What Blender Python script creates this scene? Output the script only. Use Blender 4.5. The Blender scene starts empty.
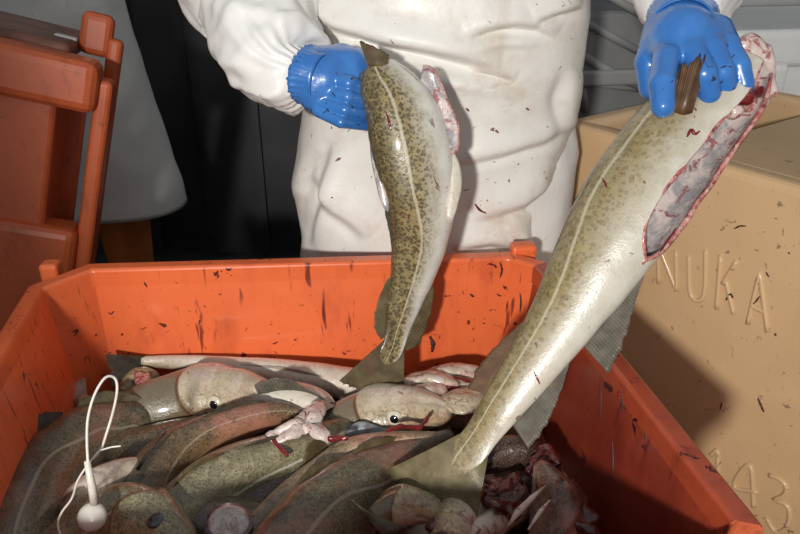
import bpy, math, random
import numpy as np
from mathutils import Vector, noise as mn

random.seed(4)
scene = bpy.context.scene
COL = scene.collection

# ------------------------------------------------------------------ camera, world, lights, exposure
F = 711.0                       # focal length in photo pixels (800 wide)
CZ = 1.25                       # camera height
PITCH = math.atan(352.0 / F)
cam_d = bpy.data.cameras.new('camera')
cam_d.sensor_width = 36.0
cam_d.lens = F * 36.0 / 800.0
cam_d.clip_start = 0.02
cam = bpy.data.objects.new('camera', cam_d)
COL.objects.link(cam)
cam.location = (0, 0, CZ)
cam.rotation_euler = (math.pi / 2 - PITCH, 0, 0)
scene.camera = cam

world = bpy.data.worlds.new('hall_light')
scene.world = world
world.use_nodes = True
bg = world.node_tree.nodes['Background']
bg.inputs[0].default_value = (0.92, 0.96, 1.0, 1)
bg.inputs[1].default_value = 0.33

LIGHT_POS = Vector((-0.46, -1.20, 1.54))
LIGHT_AIM = Vector((0.25, 1.08, 0.95))
sd = bpy.data.lights.new('flash_lamp', 'SPOT')
sd.energy = 196
sd.color = (1.0, 0.965, 0.91)
sd.shadow_soft_size = 0.06
sd.spot_size = math.radians(46)
sd.spot_blend = 0.55
flash = bpy.data.objects.new('flash_lamp', sd)
COL.objects.link(flash)
flash.location = LIGHT_POS
flash.rotation_euler = (LIGHT_AIM - LIGHT_POS).to_track_quat('-Z', 'Y').to_euler()

scene.view_settings.view_transform = 'Standard'
scene.view_settings.look = 'None'
scene.view_settings.gamma = 1.0
scene.view_settings.use_curve_mapping = False
scene.view_settings.exposure = 0.0

# ------------------------------------------------------------------ pixel helpers
cp, sp_ = math.cos(PITCH), math.sin(PITCH)
RT = Vector((1, 0, 0)); UP = Vector((0, sp_, cp)); FW = Vector((0, cp, -sp_))
CAM = Vector((0, 0, CZ))


def ray(u, v):
    return RT * ((u - 400) / F) + UP * (-(v - 267) / F) + FW


def pt(u, v, t):                       # point at depth t along the camera axis
    return CAM + ray(u, v) * t


def onz(u, v, z):                      # point on a horizontal plane
    d = ray(u, v)
    return CAM + d * ((z - CZ) / d.z)


def ony(u, v, y):
    d = ray(u, v)
    return CAM + d * (y / d.y)


def onplane(u, v, p0, n):
    d = ray(u, v)
    return CAM + d * ((p0 - CAM).dot(n) / d.dot(n))


def depth(p):
    return (Vector(p) - CAM).dot(FW)


def proj(p):
    q = Vector(p) - CAM
    t = q.dot(FW)
    return 400 + F * q.x / t, 267 - F * q.dot(UP) / t


def sv(x, y, n):                       # screen-like direction: right, up, towards the viewer
    return (RT * x + UP * y - FW * n).normalized()


# ------------------------------------------------------------------ object helpers
def tag(o, label, cat, group=None, kind=None):
    if label: o['label'] = label
    if cat: o['category'] = cat
    if group: o['group'] = group
    if kind: o['kind'] = kind
    return o


def empty(name, loc, label=None, cat=None, group=None):
    o = bpy.data.objects.new(name, None)
    o.empty_display_size = 0.05
    COL.objects.link(o)
    o.location = loc
    if label: tag(o, label, cat, group)
    return o


def wpos(o):
    p = Vector((0, 0, 0))
    while o is not None:
        p += Vector(o.location)
        o = o.parent
    return p


def mesh_obj(name, verts, faces, mat, parent=None, smooth=True, attrs=None, origin=None):
    """verts are in world space; the object gets its origin at `origin` (default: bottom centre)"""
    V = np.array([tuple(v) for v in verts], dtype=float) if not isinstance(verts, np.ndarray) else verts
    if origin is None:
        if parent is not None:
            origin = wpos(parent)
        else:
            lo, hi = V.min(0), V.max(0)
            origin = Vector(((lo[0] + hi[0]) / 2, (lo[1] + hi[1]) / 2, lo[2]))
    L = V - np.array(origin)
    me = bpy.data.meshes.new(name)
    me.from_pydata(L.tolist(), [], [tuple(int(i) for i in f) for f in faces])
    if smooth:
        me.polygons.foreach_set('use_smooth', [True] * len(me.polygons))
    if attrs:
        for k, arr in attrs.items():
            a = me.attributes.new(k, 'FLOAT', 'POINT')
            a.data.foreach_set('value', np.asarray(arr, dtype=np.float32))
    me.update()
    o = bpy.data.objects.new(name, me)
    COL.objects.link(o)
    if mat: me.materials.append(mat)
    if parent is not None:
        o.parent = parent
        o.location = Vector(origin) - wpos(parent)
    else:
        o.location = origin
    return o


def bevel(o, w, seg=2, ang=30):
    m = o.modifiers.new('bevel', 'BEVEL')
    m.width = w; m.segments = seg; m.limit_method = 'ANGLE'; m.angle_limit = math.radians(ang)
    return o


def box_vf(lo, hi):
    x0, y0, z0 = lo; x1, y1, z1 = hi
    v = [(x0, y0, z0), (x1, y0, z0), (x1, y1, z0), (x0, y1, z0), (x0, y0, z1), (x1, y0, z1), (x1, y1, z1), (x0, y1, z1)]
    f = [(0, 3, 2, 1), (4, 5, 6, 7), (0, 1, 5, 4), (1, 2, 6, 5), (2, 3, 7, 6), (3, 0, 4, 7)]
    return v, f


def frame_box(o0, ax, ay, az, lo, hi):
    """box in a local frame -> world verts"""
    v, f = box_vf(lo, hi)
    return [o0 + ax * p[0] + ay * p[1] + az * p[2] for p in v], f


def catmull(pts, n):
    """pts: list of tuples of floats -> n samples uniform in arc length of first three"""
    P = np.array(pts, dtype=float)
    P = np.vstack([2 * P[0] - P[1], P, 2 * P[-1] - P[-2]])
    out = []
    for i in range(1, len(P) - 2):
        for s in np.linspace(0, 1, 16, endpoint=False):
            p0, p1, p2, p3 = P[i - 1], P[i], P[i + 1], P[i + 2]
            out.append(0.5 * ((2 * p1) + (-p0 + p2) * s + (2 * p0 - 5 * p1 + 4 * p2 - p3) * s * s + (-p0 + 3 * p1 - 3 * p2 + p3) * s ** 3))
    out.append(P[-2])
    out = np.array(out)
    d = np.r_[0, np.cumsum(np.linalg.norm(np.diff(out[:, :3], axis=0), axis=1))]
    tt = np.linspace(0, d[-1], n) if np.isscalar(n) else np.asarray(n) * d[-1]
    return np.stack([np.interp(tt, d, out[:, k]) for k in range(out.shape[1])], 1)


def tube_vf(path, radii, m=10, cap=True):
    P = np.array([tuple(p) for p in path], float)
    n = len(P)
    R = np.full(n, radii) if np.isscalar(radii) else np.array(radii, float)
    T = np.gradient(P, axis=0); T /= np.linalg.norm(T, axis=1)[:, None] + 1e-12
    up = np.array([0.31, 0.2, 0.93])
    verts = []; A = None
    for i in range(n):
        if A is None:
            A = np.cross(T[i], up); A /= np.linalg.norm(A)
        else:
            A = A - T[i] * A.dot(T[i]); A /= np.linalg.norm(A)
        B = np.cross(T[i], A)
        for j in range(m):
            a = 2 * math.pi * j / m
            verts.append(P[i] + R[i] * (math.cos(a) * A + math.sin(a) * B))
    faces = [(i * m + j, i * m + (j + 1) % m, (i + 1) * m + (j + 1) % m, (i + 1) * m + j) for i in range(n - 1) for j in range(m)]
    if cap:
        faces.append(tuple(range(m - 1, -1, -1)))
        faces.append(tuple((n - 1) * m + j for j in range(m)))
    return np.array(verts), faces


def tube(name, path, radii, mat, parent=None, m=10, samples=None):
    if samples: path = catmull([tuple(p) for p in path], samples)
    v, f = tube_vf(path, radii, m)
    return mesh_obj(name, v, f, mat, parent)


# ---- implicit surfaces (smooth unions of round cones), meshed by surface nets
def sd_cone(P, a, b, ra, rb):
    a = np.array(a); b = np.array(b)
    ab = b - a; L2 = ab.dot(ab) + 1e-12
    h = np.clip((P - a) @ ab / L2, 0, 1)
    return np.linalg.norm(P - a - h[..., None] * ab, axis=-1) - (ra + (rb - ra) * h)


def smin(a, b, k):
    h = np.clip(0.5 + 0.5 * (b - a) / k, 0, 1)
    return b * (1 - h) + a * h - k * h * (1 - h)


def surface_nets(fn, lo, hi, step):
    lo = np.array(lo, float); hi = np.array(hi, float)
    n = np.ceil((hi - lo) / step).astype(int) + 1
    ax = [lo[k] + step * np.arange(n[k]) for k in range(3)]
    G = np.stack(np.meshgrid(*ax, indexing='ij'), -1)
    D = fn(G)
    S = D < 0
    nx, ny, nz = n
    cnt = np.zeros((nx - 1, ny - 1, nz - 1)); acc = np.zeros((nx - 1, ny - 1, nz - 1, 3))
    corners = [(i, j, k) for i in (0, 1) for j in (0, 1) for k in (0, 1)]
    sl = lambda c: (slice(c[0], nx - 1 + c[0]), slice(c[1], ny - 1 + c[1]), slice(c[2], nz - 1 + c[2]))
    for a in corners:
        for k in range(3):
            if a[k]: continue
            b = list(a); b[k] = 1
            da, db = D[sl(a)], D[sl(b)]
            cr = (da < 0) != (db < 0)
            w = np.where(cr, da / np.where(cr, da - db, 1), 0)
            q = np.zeros(acc.shape)
            for m_ in range(3): q[..., m_] = a[m_]
            q[..., k] += w
            acc += np.where(cr[..., None], q, 0); cnt += cr
    act = cnt > 0
    idx = -np.ones(act.shape, int); idx[act] = np.arange(act.sum())
    ii = np.argwhere(act)
    V = lo + step * (ii + acc[act] / cnt[act][:, None])
    faces = []
    for k in range(3):
        o1, o2 = (k + 1) % 3, (k + 2) % 3
        a = [slice(1, -1)] * 3; b = [slice(1, -1)] * 3
        a[k] = slice(0, -1); b[k] = slice(1, None)
        s0, s1 = S[tuple(a)], S[tuple(b)]
        for g in np.argwhere(s0 != s1):
            g = g.copy(); flip = S[tuple(a)][tuple(g)]
            c = g + 1; c[k] -= 1
            q = []
            for d1, d2 in ((0, 0), (-1, 0), (-1, -1), (0, -1)):
                e = c.copy(); e[o1] += d1; e[o2] += d2
                q.append(idx[tuple(e)])
            if min(q) < 0: continue
            faces.append(tuple(q) if flip else tuple(q[::-1]))
    return V, faces


def smooth_vf(V, faces, it=2, lam=0.5):
    E = np.array([(f[i], f[(i + 1) % len(f)]) for f in faces for i in range(len(f))])
    for _ in range(it):
        s = np.zeros_like(V); c = np.zeros(len(V))
        np.add.at(s, E[:, 0], V[E[:, 1]]); np.add.at(c, E[:, 0], 1)
        np.add.at(s, E[:, 1], V[E[:, 0]]); np.add.at(c, E[:, 1], 1)
        V = V + lam * (s / np.maximum(c, 1)[:, None] - V)
    return V


def blend_solid(name, cones, step, k, mat, parent=None, pad=0.01, dn=None, it=2, attrs=None):
    """cones: (a, b, ra, rb[, k])"""
    A = np.array([tuple(c[0]) for c in cones] + [tuple(c[1]) for c in cones])
    r = max(max(c[2], c[3]) for c in cones) + pad + (0.01 if dn else 0)
    def fn(P):
        d = None
        for c in cones:
            q = sd_cone(P, tuple(c[0]), tuple(c[1]), c[2], c[3])
            d = q if d is None else smin(d, q, c[4] if len(c) > 4 else k)
        if dn is not None: d = d + dn(P)
        return d
    V, f = surface_nets(fn, A.min(0) - r, A.max(0) + r, step)
    V = smooth_vf(V, f, it)
    return mesh_obj(name, V, f, mat, parent)


def sinoise(P, s, seed=0):
    x, y, z = P[..., 0] * s + seed * 1.7, P[..., 1] * s + seed * 0.9, P[..., 2] * s - seed * 2.3
    return (np.sin(x + 1.3 * np.sin(y * 1.1 + z)) + np.sin(y * 1.2 + 1.5 * np.sin(z * 0.9 + x * 0.7)) + np.sin(z * 1.1 + 1.2 * np.sin(x * 1.3 - y))) / 3.0


# ------------------------------------------------------------------ materials
def new_mat(name, rough=0.5, metal=0.0, coat=0.0, spec=0.5):
    m = bpy.data.materials.new(name); m.use_nodes = True
    b = m.node_tree.nodes['Principled BSDF']
    b.inputs['Roughness'].default_value = rough
    b.inputs['Metallic'].default_value = metal
    b.inputs['Coat Weight'].default_value = coat
    b.inputs['Coat Roughness'].default_value = 0.12
    b.inputs['Specular IOR Level'].default_value = spec
    return m, m.node_tree, b


class NB:
    """short-hand for building node trees"""
    def __init__(s, nt): s.nt = nt; s.n = nt.nodes; s.l = nt.links
    def _in(s, sock, v):
        if isinstance(v, bpy.types.NodeSocket): s.l.new(v, sock)
        elif v is not None: sock.default_value = v
    def coord(s, kind='Object', scale=None, loc=None):
        c = s.n.new('ShaderNodeTexCoord').outputs[kind]
        if scale is None and loc is None: return c
        m = s.n.new('ShaderNodeMapping'); s.l.new(c, m.inputs[0])
        if scale is not None: m.inputs['Scale'].default_value = scale
        if loc is not None: m.inputs['Location'].default_value = loc
        return m.outputs[0]
    def noise(s, vec, scale, detail=3, rough=0.55, dist=0.0):
        t = s.n.new('ShaderNodeTexNoise'); s.l.new(vec, t.inputs['Vector'])
        t.inputs['Scale'].default_value = scale; t.inputs['Detail'].default_value = detail
        t.inputs['Roughness'].default_value = rough; t.inputs['Distortion'].default_value = dist
        return t.outputs['Fac']
    def voronoi(s, vec, scale, feature='F1'):
        t = s.n.new('ShaderNodeTexVoronoi'); t.feature = feature
        s.l.new(vec, t.inputs['Vector']); t.inputs['Scale'].default_value = scale
        return t.outputs['Distance']
    def math(s, op, a, b=None, c=None, clamp=False):
        m = s.n.new('ShaderNodeMath'); m.operation = op; m.use_clamp = clamp
        s._in(m.inputs[0], a); s._in(m.inputs[1], b)
        if c is not None: s._in(m.inputs[2], c)
        return m.outputs[0]
    def step(s, x, lo, hi):             # smooth 0..1 between lo and hi (lo may exceed hi)
        m = s.n.new('ShaderNodeMapRange'); m.interpolation_type = 'SMOOTHSTEP'
        s._in(m.inputs[0], x)
        if lo <= hi:
            m.inputs[1].default_value = lo; m.inputs[2].default_value = hi
            m.inputs[3].default_value = 0; m.inputs[4].default_value = 1
        else:
            m.inputs[1].default_value = hi; m.inputs[2].default_value = lo
            m.inputs[3].default_value = 1; m.inputs[4].default_value = 0
        return m.outputs[0]
    def mix(s, fac, a, b):
        m = s.n.new('ShaderNodeMix'); m.data_type = 'RGBA'
        s._in(m.inputs[0], fac)
        s._in(m.inputs[6], a if isinstance(a, bpy.types.NodeSocket) else (*a, 1))
        s._in(m.inputs[7], b if isinstance(b, bpy.types.NodeSocket) else (*b, 1))
        return m.outputs[2]
    def attr(s, name):
        a = s.n.new('ShaderNodeAttribute'); a.attribute_name = name
        return a.outputs['Fac']
    def ramp(s, fac, stops):
        r = s.n.new('ShaderNodeValToRGB'); s._in(r.inputs[0], fac)
        e = r.color_ramp.elements
        while len(e) < len(stops): e.new(0.5)
        for x, (p, c) in zip(e, stops): x.position = p; x.color = (*c, 1)
        return r.outputs[0]
    def bump(s, h, strength, dist, bsdf):
        b = s.n.new('ShaderNodeBump'); b.inputs['Strength'].default_value = strength
        b.inputs['Distance'].default_value = dist
        s._in(b.inputs['Height'], h); s.l.new(b.outputs[0], bsdf.inputs['Normal'])
    def out(s, col, bsdf): s._in(bsdf.inputs['Base Color'], col)


BLOOD = (0.10, 0.008, 0.010)
DARKBLOOD = (0.035, 0.006, 0.008)


def specks(nb, vec, scale, lo, hi, mask_scale=None, mlo=0.45, mhi=0.6):
    f = nb.step(nb.noise(vec, scale, 2, 0.6, 0.6), lo, hi)
    if mask_scale:
        f = nb.math('MULTIPLY', f, nb.step(nb.noise(vec, mask_scale, 1, 0.5), mlo, mhi))
    return f


def plastic(name, col, col2, rough=0.35, blood=0.0, streak=0.0, dirt=0.0, bumps=0.0):
    m, nt, b = new_mat(name, rough, coat=0.25)
    nb = NB(nt); c = nb.coord()
    f = nb.noise(c, 5, 4)
    colr = nb.mix(nb.step(f, 0.35, 0.7), col, col2)
    if dirt:
        d = nb.step(nb.noise(nb.coord(scale=(1, 1, 0.4)), 22, 5, 0.7), 0.52, 0.72)
        colr = nb.mix(nb.math('MULTIPLY', d, dirt), colr, (col[0] * 0.35, col[1] * 0.3, col[2] * 0.35))
    if streak:
        s1 = nb.step(nb.noise(nb.coord(scale=(70, 70, 7)), 1.0, 3, 0.6, 0.4), 0.60, 0.68)
        msk = nb.step(nb.noise(nb.coord(loc=(3.1, 1.7, 0.4)), 6, 2), 0.42, 0.62)
        colr = nb.mix(nb.math('MULTIPLY', nb.math('MULTIPLY', s1, msk), streak), colr, BLOOD)
        wash = nb.step(nb.noise(nb.coord(scale=(14, 14, 5), loc=(1.1, 0, 0)), 1.0, 4, 0.65), 0.5, 0.75)
        colr = nb.mix(nb.math('MULTIPLY', wash, streak * 0.45), colr, (col[0] * 0.45, col[1] * 0.25, col[2] * 0.7))
    if blood:
        k = specks(nb, c, 55, 0.665, 0.685, 7, 0.44, 0.56)
        colr = nb.mix(nb.math('MULTIPLY', k, blood), colr, DARKBLOOD)
        k = specks(nb, nb.coord(loc=(5, 2, 1), scale=(1, 1, 0.6)), 150, 0.70, 0.72)
        colr = nb.mix(nb.math('MULTIPLY', k, blood * 0.8), colr, BLOOD)
    nb.out(colr, b)
    if bumps: nb.bump(nb.noise(c, 40, 3), bumps, 0.004, b)
    return m


def simple(name, col, rough=0.5, var=0.15, scale=25, metal=0.0, coat=0.0, bump=0.0):
    m, nt, b = new_mat(name, rough, metal, coat)
    nb = NB(nt); c = nb.coord()
    f = nb.noise(c, scale, 4)
    nb.out(nb.mix(nb.step(f, 0.3, 0.7), tuple(x * (1 - var) for x in col), tuple(min(1, x * (1 + var)) for x in col)), b)
    if bump: nb.bump(f, bump, 0.003, b)
    return m


def skin(name, back, mid, belly, spot=0.6, spotcol=(0.03, 0.022, 0.012), pink=0.15, b0=0.40, b1=0.62, line=0.8,
         linecol=(0.62, 0.58, 0.45), blood=0.5, sscale=190, mottle=0.3, mcol=(0.40, 0.33, 0.20), vnamt=0.0, opcol=None, bmp=0.4, slo=0.48):
    m, nt, b = new_mat(name, 0.30, coat=0.55, spec=0.5)
    nb = NB(nt); c = nb.coord()
    ang = nb.attr('ang'); tt = nb.attr('tt'); lat = nb.attr('lat')
    wob = nb.math('MULTIPLY', nb.math('SUBTRACT', nb.noise(c, 40, 4, 0.65), 0.5), 0.22)
    a = nb.math('SUBTRACT', nb.math('ADD', ang, wob), nb.math('MULTIPLY', nb.step(tt, 0.72, 0.97), 0.22))
    col = nb.ramp(a, [(0.0, back), (b0 * 0.55, tuple(0.6 * x + 0.4 * y for x, y in zip(back, mid))), (b0, mid),
                      (b1, belly), (1.0, belly)])
    # golden-green marbling between the spots
    mar = nb.step(nb.noise(c, 75, 3, 0.6, 0.5), 0.45, 0.65)
    msk = nb.step(a, b1 + 0.02, b0 - 0.05)
    col = nb.mix(nb.math('MULTIPLY', nb.math('MULTIPLY', mar, msk), 0.35), col, tuple(min(1, x * 1.6) for x in mid))
    mott = nb.step(nb.noise(nb.coord(loc=(1.3, 0.2, 4.0)), 24, 5, 0.7, 0.4), 0.40, 0.66)
    col = nb.mix(nb.math('MULTIPLY', mott, mottle), col, mcol)
    vein = nb.step(nb.math('ABSOLUTE', nb.math('SUBTRACT', nb.noise(nb.coord(loc=(7, 1, 2)), 26, 3, 0.6, 0.8), 0.5)), 0.022, 0.006)
    col = nb.mix(nb.math('MULTIPLY', vein, vnamt), col, (0.20, 0.05, 0.04))
    # brown spots
    wv = nt.nodes.new('ShaderNodeVectorMath'); wv.operation = 'ADD'
    nz = nt.nodes.new('ShaderNodeTexNoise'); nt.links.new(c, nz.inputs['Vector']); nz.inputs['Scale'].default_value = 110
    sc_ = nt.nodes.new('ShaderNodeVectorMath'); sc_.operation = 'SCALE'; sc_.inputs['Scale'].default_value = 0.006
    nt.links.new(nz.outputs['Color'], sc_.inputs[0]); nt.links.new(c, wv.inputs[0]); nt.links.new(sc_.outputs[0], wv.inputs[1])
    sn = nb.voronoi(wv.outputs[0], sscale * 0.95)
    sm = nb.math('MULTIPLY', nb.step(nb.math('ADD', sn, nb.math('MULTIPLY', nb.noise(c, 45, 2), 0.35)), slo + 0.18, slo), nb.step(a, b1 - 0.02, b0 - 0.02))
    col = nb.mix(nb.math('MULTIPLY', sm, spot), col, spotcol)
    # fine scale dashes
    fn_ = nb.step(nb.noise(c, 520, 2, 0.6), 0.5, 0.7)
    col = nb.mix(nb.math('MULTIPLY', fn_, 0.16), col, (0.75, 0.72, 0.62))
    # pale lateral line
    al = nb.math('ABSOLUTE', lat)
    ln = nb.step(nb.math('ADD', al, nb.math('MULTIPLY', nb.noise(c, 230, 1), 0.012)), 0.026, 0.012)
    col = nb.mix(nb.math('MULTIPLY', ln, line), col, linecol)
    gq = nb.attr('gq')
    if opcol:
        col = nb.mix(nb.math('MULTIPLY', nb.step(nb.math('ADD', gq, nb.math('MULTIPLY', wob, 0.3)), 0.0, 0.03), 0.8), col, opcol)
    gl_ = nb.step(nb.math('ABSOLUTE', nb.math('SUBTRACT', gq, 0.02)), 0.030, 0.008)
    col = nb.mix(nb.math('MULTIPLY', gl_, 0.75), col, (0.10, 0.04, 0.025))
    # pink flush
    pk = nb.step(nb.noise(c, 13, 3, 0.6), 0.48, 0.68)
    col = nb.mix(nb.math('MULTIPLY', pk, pink), col, (0.55, 0.20, 0.15))
    if blood:
        k = specks(nb, c, 60, 0.68, 0.70, 9, 0.45, 0.55)
        col = nb.mix(nb.math('MULTIPLY', k, blood), col, BLOOD)
    nb.out(col, b)
    r = nb.math('ADD', nb.math('MULTIPLY', nb.noise(c, 30, 3), 0.25), 0.20)
    nt.links.new(r, b.inputs['Roughness'])
    nb.bump(nb.math('ADD', nb.noise(c, 420, 2), nb.math('MULTIPLY', nb.noise(c, 70, 4), 2.5)), bmp, 0.0016, b)
    return m


def fin_mat(name, col, col2, freq=1.0):
    m, nt, b = new_mat(name, 0.55, coat=0.08, spec=0.3)
    nb = NB(nt); c = nb.coord()
    ru = nb.attr('ru'); rv = nb.attr('rv')
    w = nb.math('SINE', nb.math('MULTIPLY', ru, 6.2832 * freq))
    f = nb.math('ADD', nb.math('MULTIPLY', w, 0.06), nb.math('MULTIPLY', nb.noise(c, 60, 3), 1.0))
    col_ = nb.mix(nb.step(f, 0.2, 0.9), col, col2)
    col_ = nb.mix(nb.math('MULTIPLY', nb.step(nb.noise(c, 35, 2), 0.55, 0.7), 0.3), col_, (0.12, 0.03, 0.02))
    nb.out(col_, b)
    return m


def flesh(name, c1, c2, c3=BLOOD, amt=0.6, scale=40, rough=0.25, lo=0.5, hi=0.62):
    m, nt, b = new_mat(name, rough, coat=0.6)
    nb = NB(nt); c = nb.coord()
    col = nb.mix(nb.step(nb.noise(c, scale, 4, 0.65, 0.6), 0.38, 0.62), c1, c2)
    k = nb.step(nb.noise(nb.coord(loc=(2, 3, 1)), scale * 1.1, 4, 0.7, 1.0), lo, hi)
    col = nb.mix(nb.math('MULTIPLY', k, amt), col, c3)
    nb.out(col, b)
    nb.bump(nb.noise(c, scale * 4, 4), 0.5, 0.002, b)
    return m


def cloth(name, col, stain=0.5, dim=1.0):
    m, nt, b = new_mat(name, 0.42, coat=0.12)
    nb = NB(nt); c = nb.coord()
    st = nb.step(nb.noise(c, 7, 5, 0.7, 0.3), 0.48, 0.78)
    colr = nb.mix(nb.math('MULTIPLY', st, stain), col, (0.50, 0.36, 0.24))
    sm = nb.step(nb.noise(nb.coord(scale=(12, 12, 45)), 1, 4, 0.7, 0.6), 0.60, 0.70)
    mk = nb.step(nb.noise(c, 5.5, 2), 0.5, 0.62)
    colr = nb.mix(nb.math('MULTIPLY', nb.math('MULTIPLY', sm, mk), stain * 0.7), colr, (0.42, 0.22, 0.13))
    k = specks(nb, c, 75, 0.705, 0.72, 6, 0.42, 0.56)
    colr = nb.mix(nb.math('MULTIPLY', k, 0.9 * min(1, stain * 2)), colr, (0.13, 0.02, 0.015))
    nb.out(colr, b)
    nb.bump(nb.math('ADD', nb.noise(c, 18, 4, 0.6), nb.math('MULTIPLY', nb.noise(c, 300, 2), 0.06)), 0.22, 0.01, b)
    return m


M = {}
M['orange'] = plastic('orange_plastic', (0.78, 0.150, 0.045), (0.86, 0.175, 0.055), 0.33, blood=0.9, streak=0.9, dirt=0.1)
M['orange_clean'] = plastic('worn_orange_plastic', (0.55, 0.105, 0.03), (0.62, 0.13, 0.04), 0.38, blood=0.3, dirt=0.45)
M['beige'] = plastic('beige_plastic', (0.60, 0.40, 0.215), (0.66, 0.45, 0.25), 0.42, blood=0.55, dirt=0.06)
M['white_pl'] = simple('white_plastic', (0.78, 0.78, 0.76), 0.4, 0.06, 8)
M['grey_pl'] = simple('grey_plastic', (0.20, 0.20, 0.20), 0.5, 0.12, 6)
M['bluegrey'] = simple('pale_blue_plastic', (0.45, 0.50, 0.54), 0.4, 0.05, 8)
M['white_cloth'] = cloth('white_apron_vinyl', (0.80, 0.78, 0.735), 0.55)
M['white_sleeve'] = cloth('white_coverall', (0.80, 0.79, 0.77), 0.16)
M['dim_cloth'] = cloth('grey_white_apron', (0.88, 0.86, 0.82), 0.15)
M['dark_cloth'] = simple('dark_clothing', (0.012, 0.014, 0.02), 0.8, 0.3, 20)
M['skin'] = simple('person_skin', (0.55, 0.33, 0.24), 0.5, 0.05, 30)
M['hair'] = simple('dark_hair', (0.03, 0.02, 0.015), 0.6, 0.3, 60)
M['boot'] = simple('orange_rubber', (0.70, 0.22, 0.05), 0.45, 0.2, 12)
M['floor'] = simple('wet_concrete', (0.055, 0.055, 0.055), 0.3, 0.35, 4, bump=0.2)
M['wall'] = simple('dark_wall_paint', (0.05, 0.05, 0.055), 0.75, 0.2, 3)
M['curtain'] = simple('black_rubber_curtain', (0.13, 0.13, 0.135), 0.6, 0.2, 3)


def glove_mat():
    m, nt, b = new_mat('blue_rubber', 0.30, coat=0.5)
    nb = NB(nt); c = nb.coord()
    col = nb.mix(nb.step(nb.noise(c, 25, 3), 0.35, 0.7), (0.030, 0.150, 0.46), (0.045, 0.19, 0.53))
    k = specks(nb, c, 95, 0.66, 0.68, 20, 0.42, 0.54)
    col = nb.mix(nb.math('MULTIPLY', k, 0.9), col, (0.02, 0.012, 0.03))
    nb.out(col, b)
    nb.bump(nb.noise(c, 70, 3), 0.25, 0.004, b)
    return m


M['glove'] = glove_mat()
# fish colours
S = {}
S['held'] = skin('cod_skin_olive_spotted', (0.085, 0.070, 0.030), (0.27, 0.21, 0.085), (0.74, 0.72, 0.66), spot=0.85, spotcol=(0.055, 0.040, 0.016), pink=0.03, b0=0.42, b1=0.68, blood=0.6, sscale=215, bmp=0.2, slo=0.58, line=0.6, mottle=0.2, mcol=(0.16, 0.12, 0.05))
S['gold'] = skin('cod_skin_golden', (0.15, 0.12, 0.055), (0.26, 0.20, 0.08), (0.58, 0.55, 0.475), spot=0.5, spotcol=(0.12, 0.085, 0.035), pink=0.03, b0=0.38, b1=0.66, slo=0.52, blood=0.7, linecol=(0.60, 0.56, 0.42), line=0.6, bmp=0.2, sscale=160, mottle=0.4, mcol=(0.38, 0.33, 0.23))
S['dark'] = skin('cod_skin_dark', (0.050, 0.045, 0.028), (0.145, 0.125, 0.070), (0.34, 0.29, 0.22), spot=0.6, mottle=0.4, mcol=(0.20, 0.13, 0.07), pink=0.30, b0=0.5, b1=0.85, line=0.75, linecol=(0.36, 0.33, 0.26), sscale=230)
S['speck'] = skin('cod_skin_pale_olive', (0.18, 0.155, 0.09), (0.34, 0.30, 0.18), (0.62, 0.58, 0.48), spot=0.5, pink=0.08, b0=0.55, b1=0.85, sscale=300, linecol=(0.66, 0.62, 0.52), mottle=0.4, mcol=(0.20, 0.17, 0.09))
S['white'] = skin('cod_skin_white_belly', (0.17, 0.14, 0.08), (0.44, 0.38, 0.25), (0.66, 0.62, 0.52), spot=0.3, pink=0.16, b0=0.26, b1=0.48, line=0.2, mottle=0.35, mcol=(0.50, 0.42, 0.30), vnamt=0.2)
S['throat'] = skin('cod_skin_throat', (0.24, 0.19, 0.10), (0.50, 0.42, 0.28), (0.64, 0.54, 0.46), spot=0.35, pink=0.45, b0=0.30, b1=0.5, line=0.0, mottle=0.55, mcol=(0.38, 0.30, 0.18), vnamt=0.65, blood=1.0)
S['pinkish'] = skin('cod_skin_pinkish', (0.19, 0.15, 0.09), (0.42, 0.29, 0.18), (0.56, 0.43, 0.33), spot=0.4, pink=0.45, b0=0.35, b1=0.7, line=0.5, mottle=0.4, mcol=(0.20, 0.15, 0.09))
S['rust'] = skin('cod_skin_rusty', (0.075, 0.06, 0.032), (0.20, 0.115, 0.05), (0.36, 0.16, 0.08), spot=0.7, pink=0.4, b0=0.42, b1=0.75, line=0.3, sscale=240, mottle=0.6, mcol=(0.09, 0.065, 0.03))
S['blood'] = skin('cod_skin_bloody', (0.045, 0.024, 0.018), (0.13, 0.07, 0.05), (0.38, 0.27, 0.21), spot=0.6, pink=0.5, b0=0.4, b1=0.8, line=0.0, blood=1.0, mottle=0.6, mcol=(0.05, 0.02, 0.015), vnamt=0.5)
S['pale'] = skin('cod_skin_pale_head', (0.22, 0.18, 0.10), (0.46, 0.38, 0.23), (0.62, 0.52, 0.44), spot=0.35, pink=0.35, b0=0.38, b1=0.66, line=0.0, mottle=0.65, mcol=(0.36, 0.29, 0.16), vnamt=0.25, blood=0.9, opcol=(0.11, 0.088, 0.048))
S['liver'] = skin('dark_gill_cover_skin', (0.040, 0.018, 0.012), (0.06, 0.03, 0.02), (0.10, 0.05, 0.035), spot=0.4, pink=0.05, line=0.0, blood=0.5, mcol=(0.03, 0.014, 0.01))
M['fin'] = fin_mat('fin_olive', (0.060, 0.044, 0.020), (0.155, 0.120, 0.058))
M['fin_dark'] = fin_mat('fin_dark', (0.028, 0.024, 0.018), (0.095, 0.08, 0.055))
M['fin_pale'] = fin_mat('fin_pale', (0.30, 0.24, 0.20), (0.50, 0.42, 0.36))
M['fin_tail'] = fin_mat('fin_tail_olive', (0.10, 0.082, 0.040), (0.24, 0.20, 0.11))
M['fin_brown'] = fin_mat('fin_brown', (0.075, 0.038, 0.018), (0.17, 0.095, 0.045))
M['fin_grey'] = fin_mat('fin_grey', (0.062, 0.054, 0.040), (0.16, 0.14, 0.105))
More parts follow.
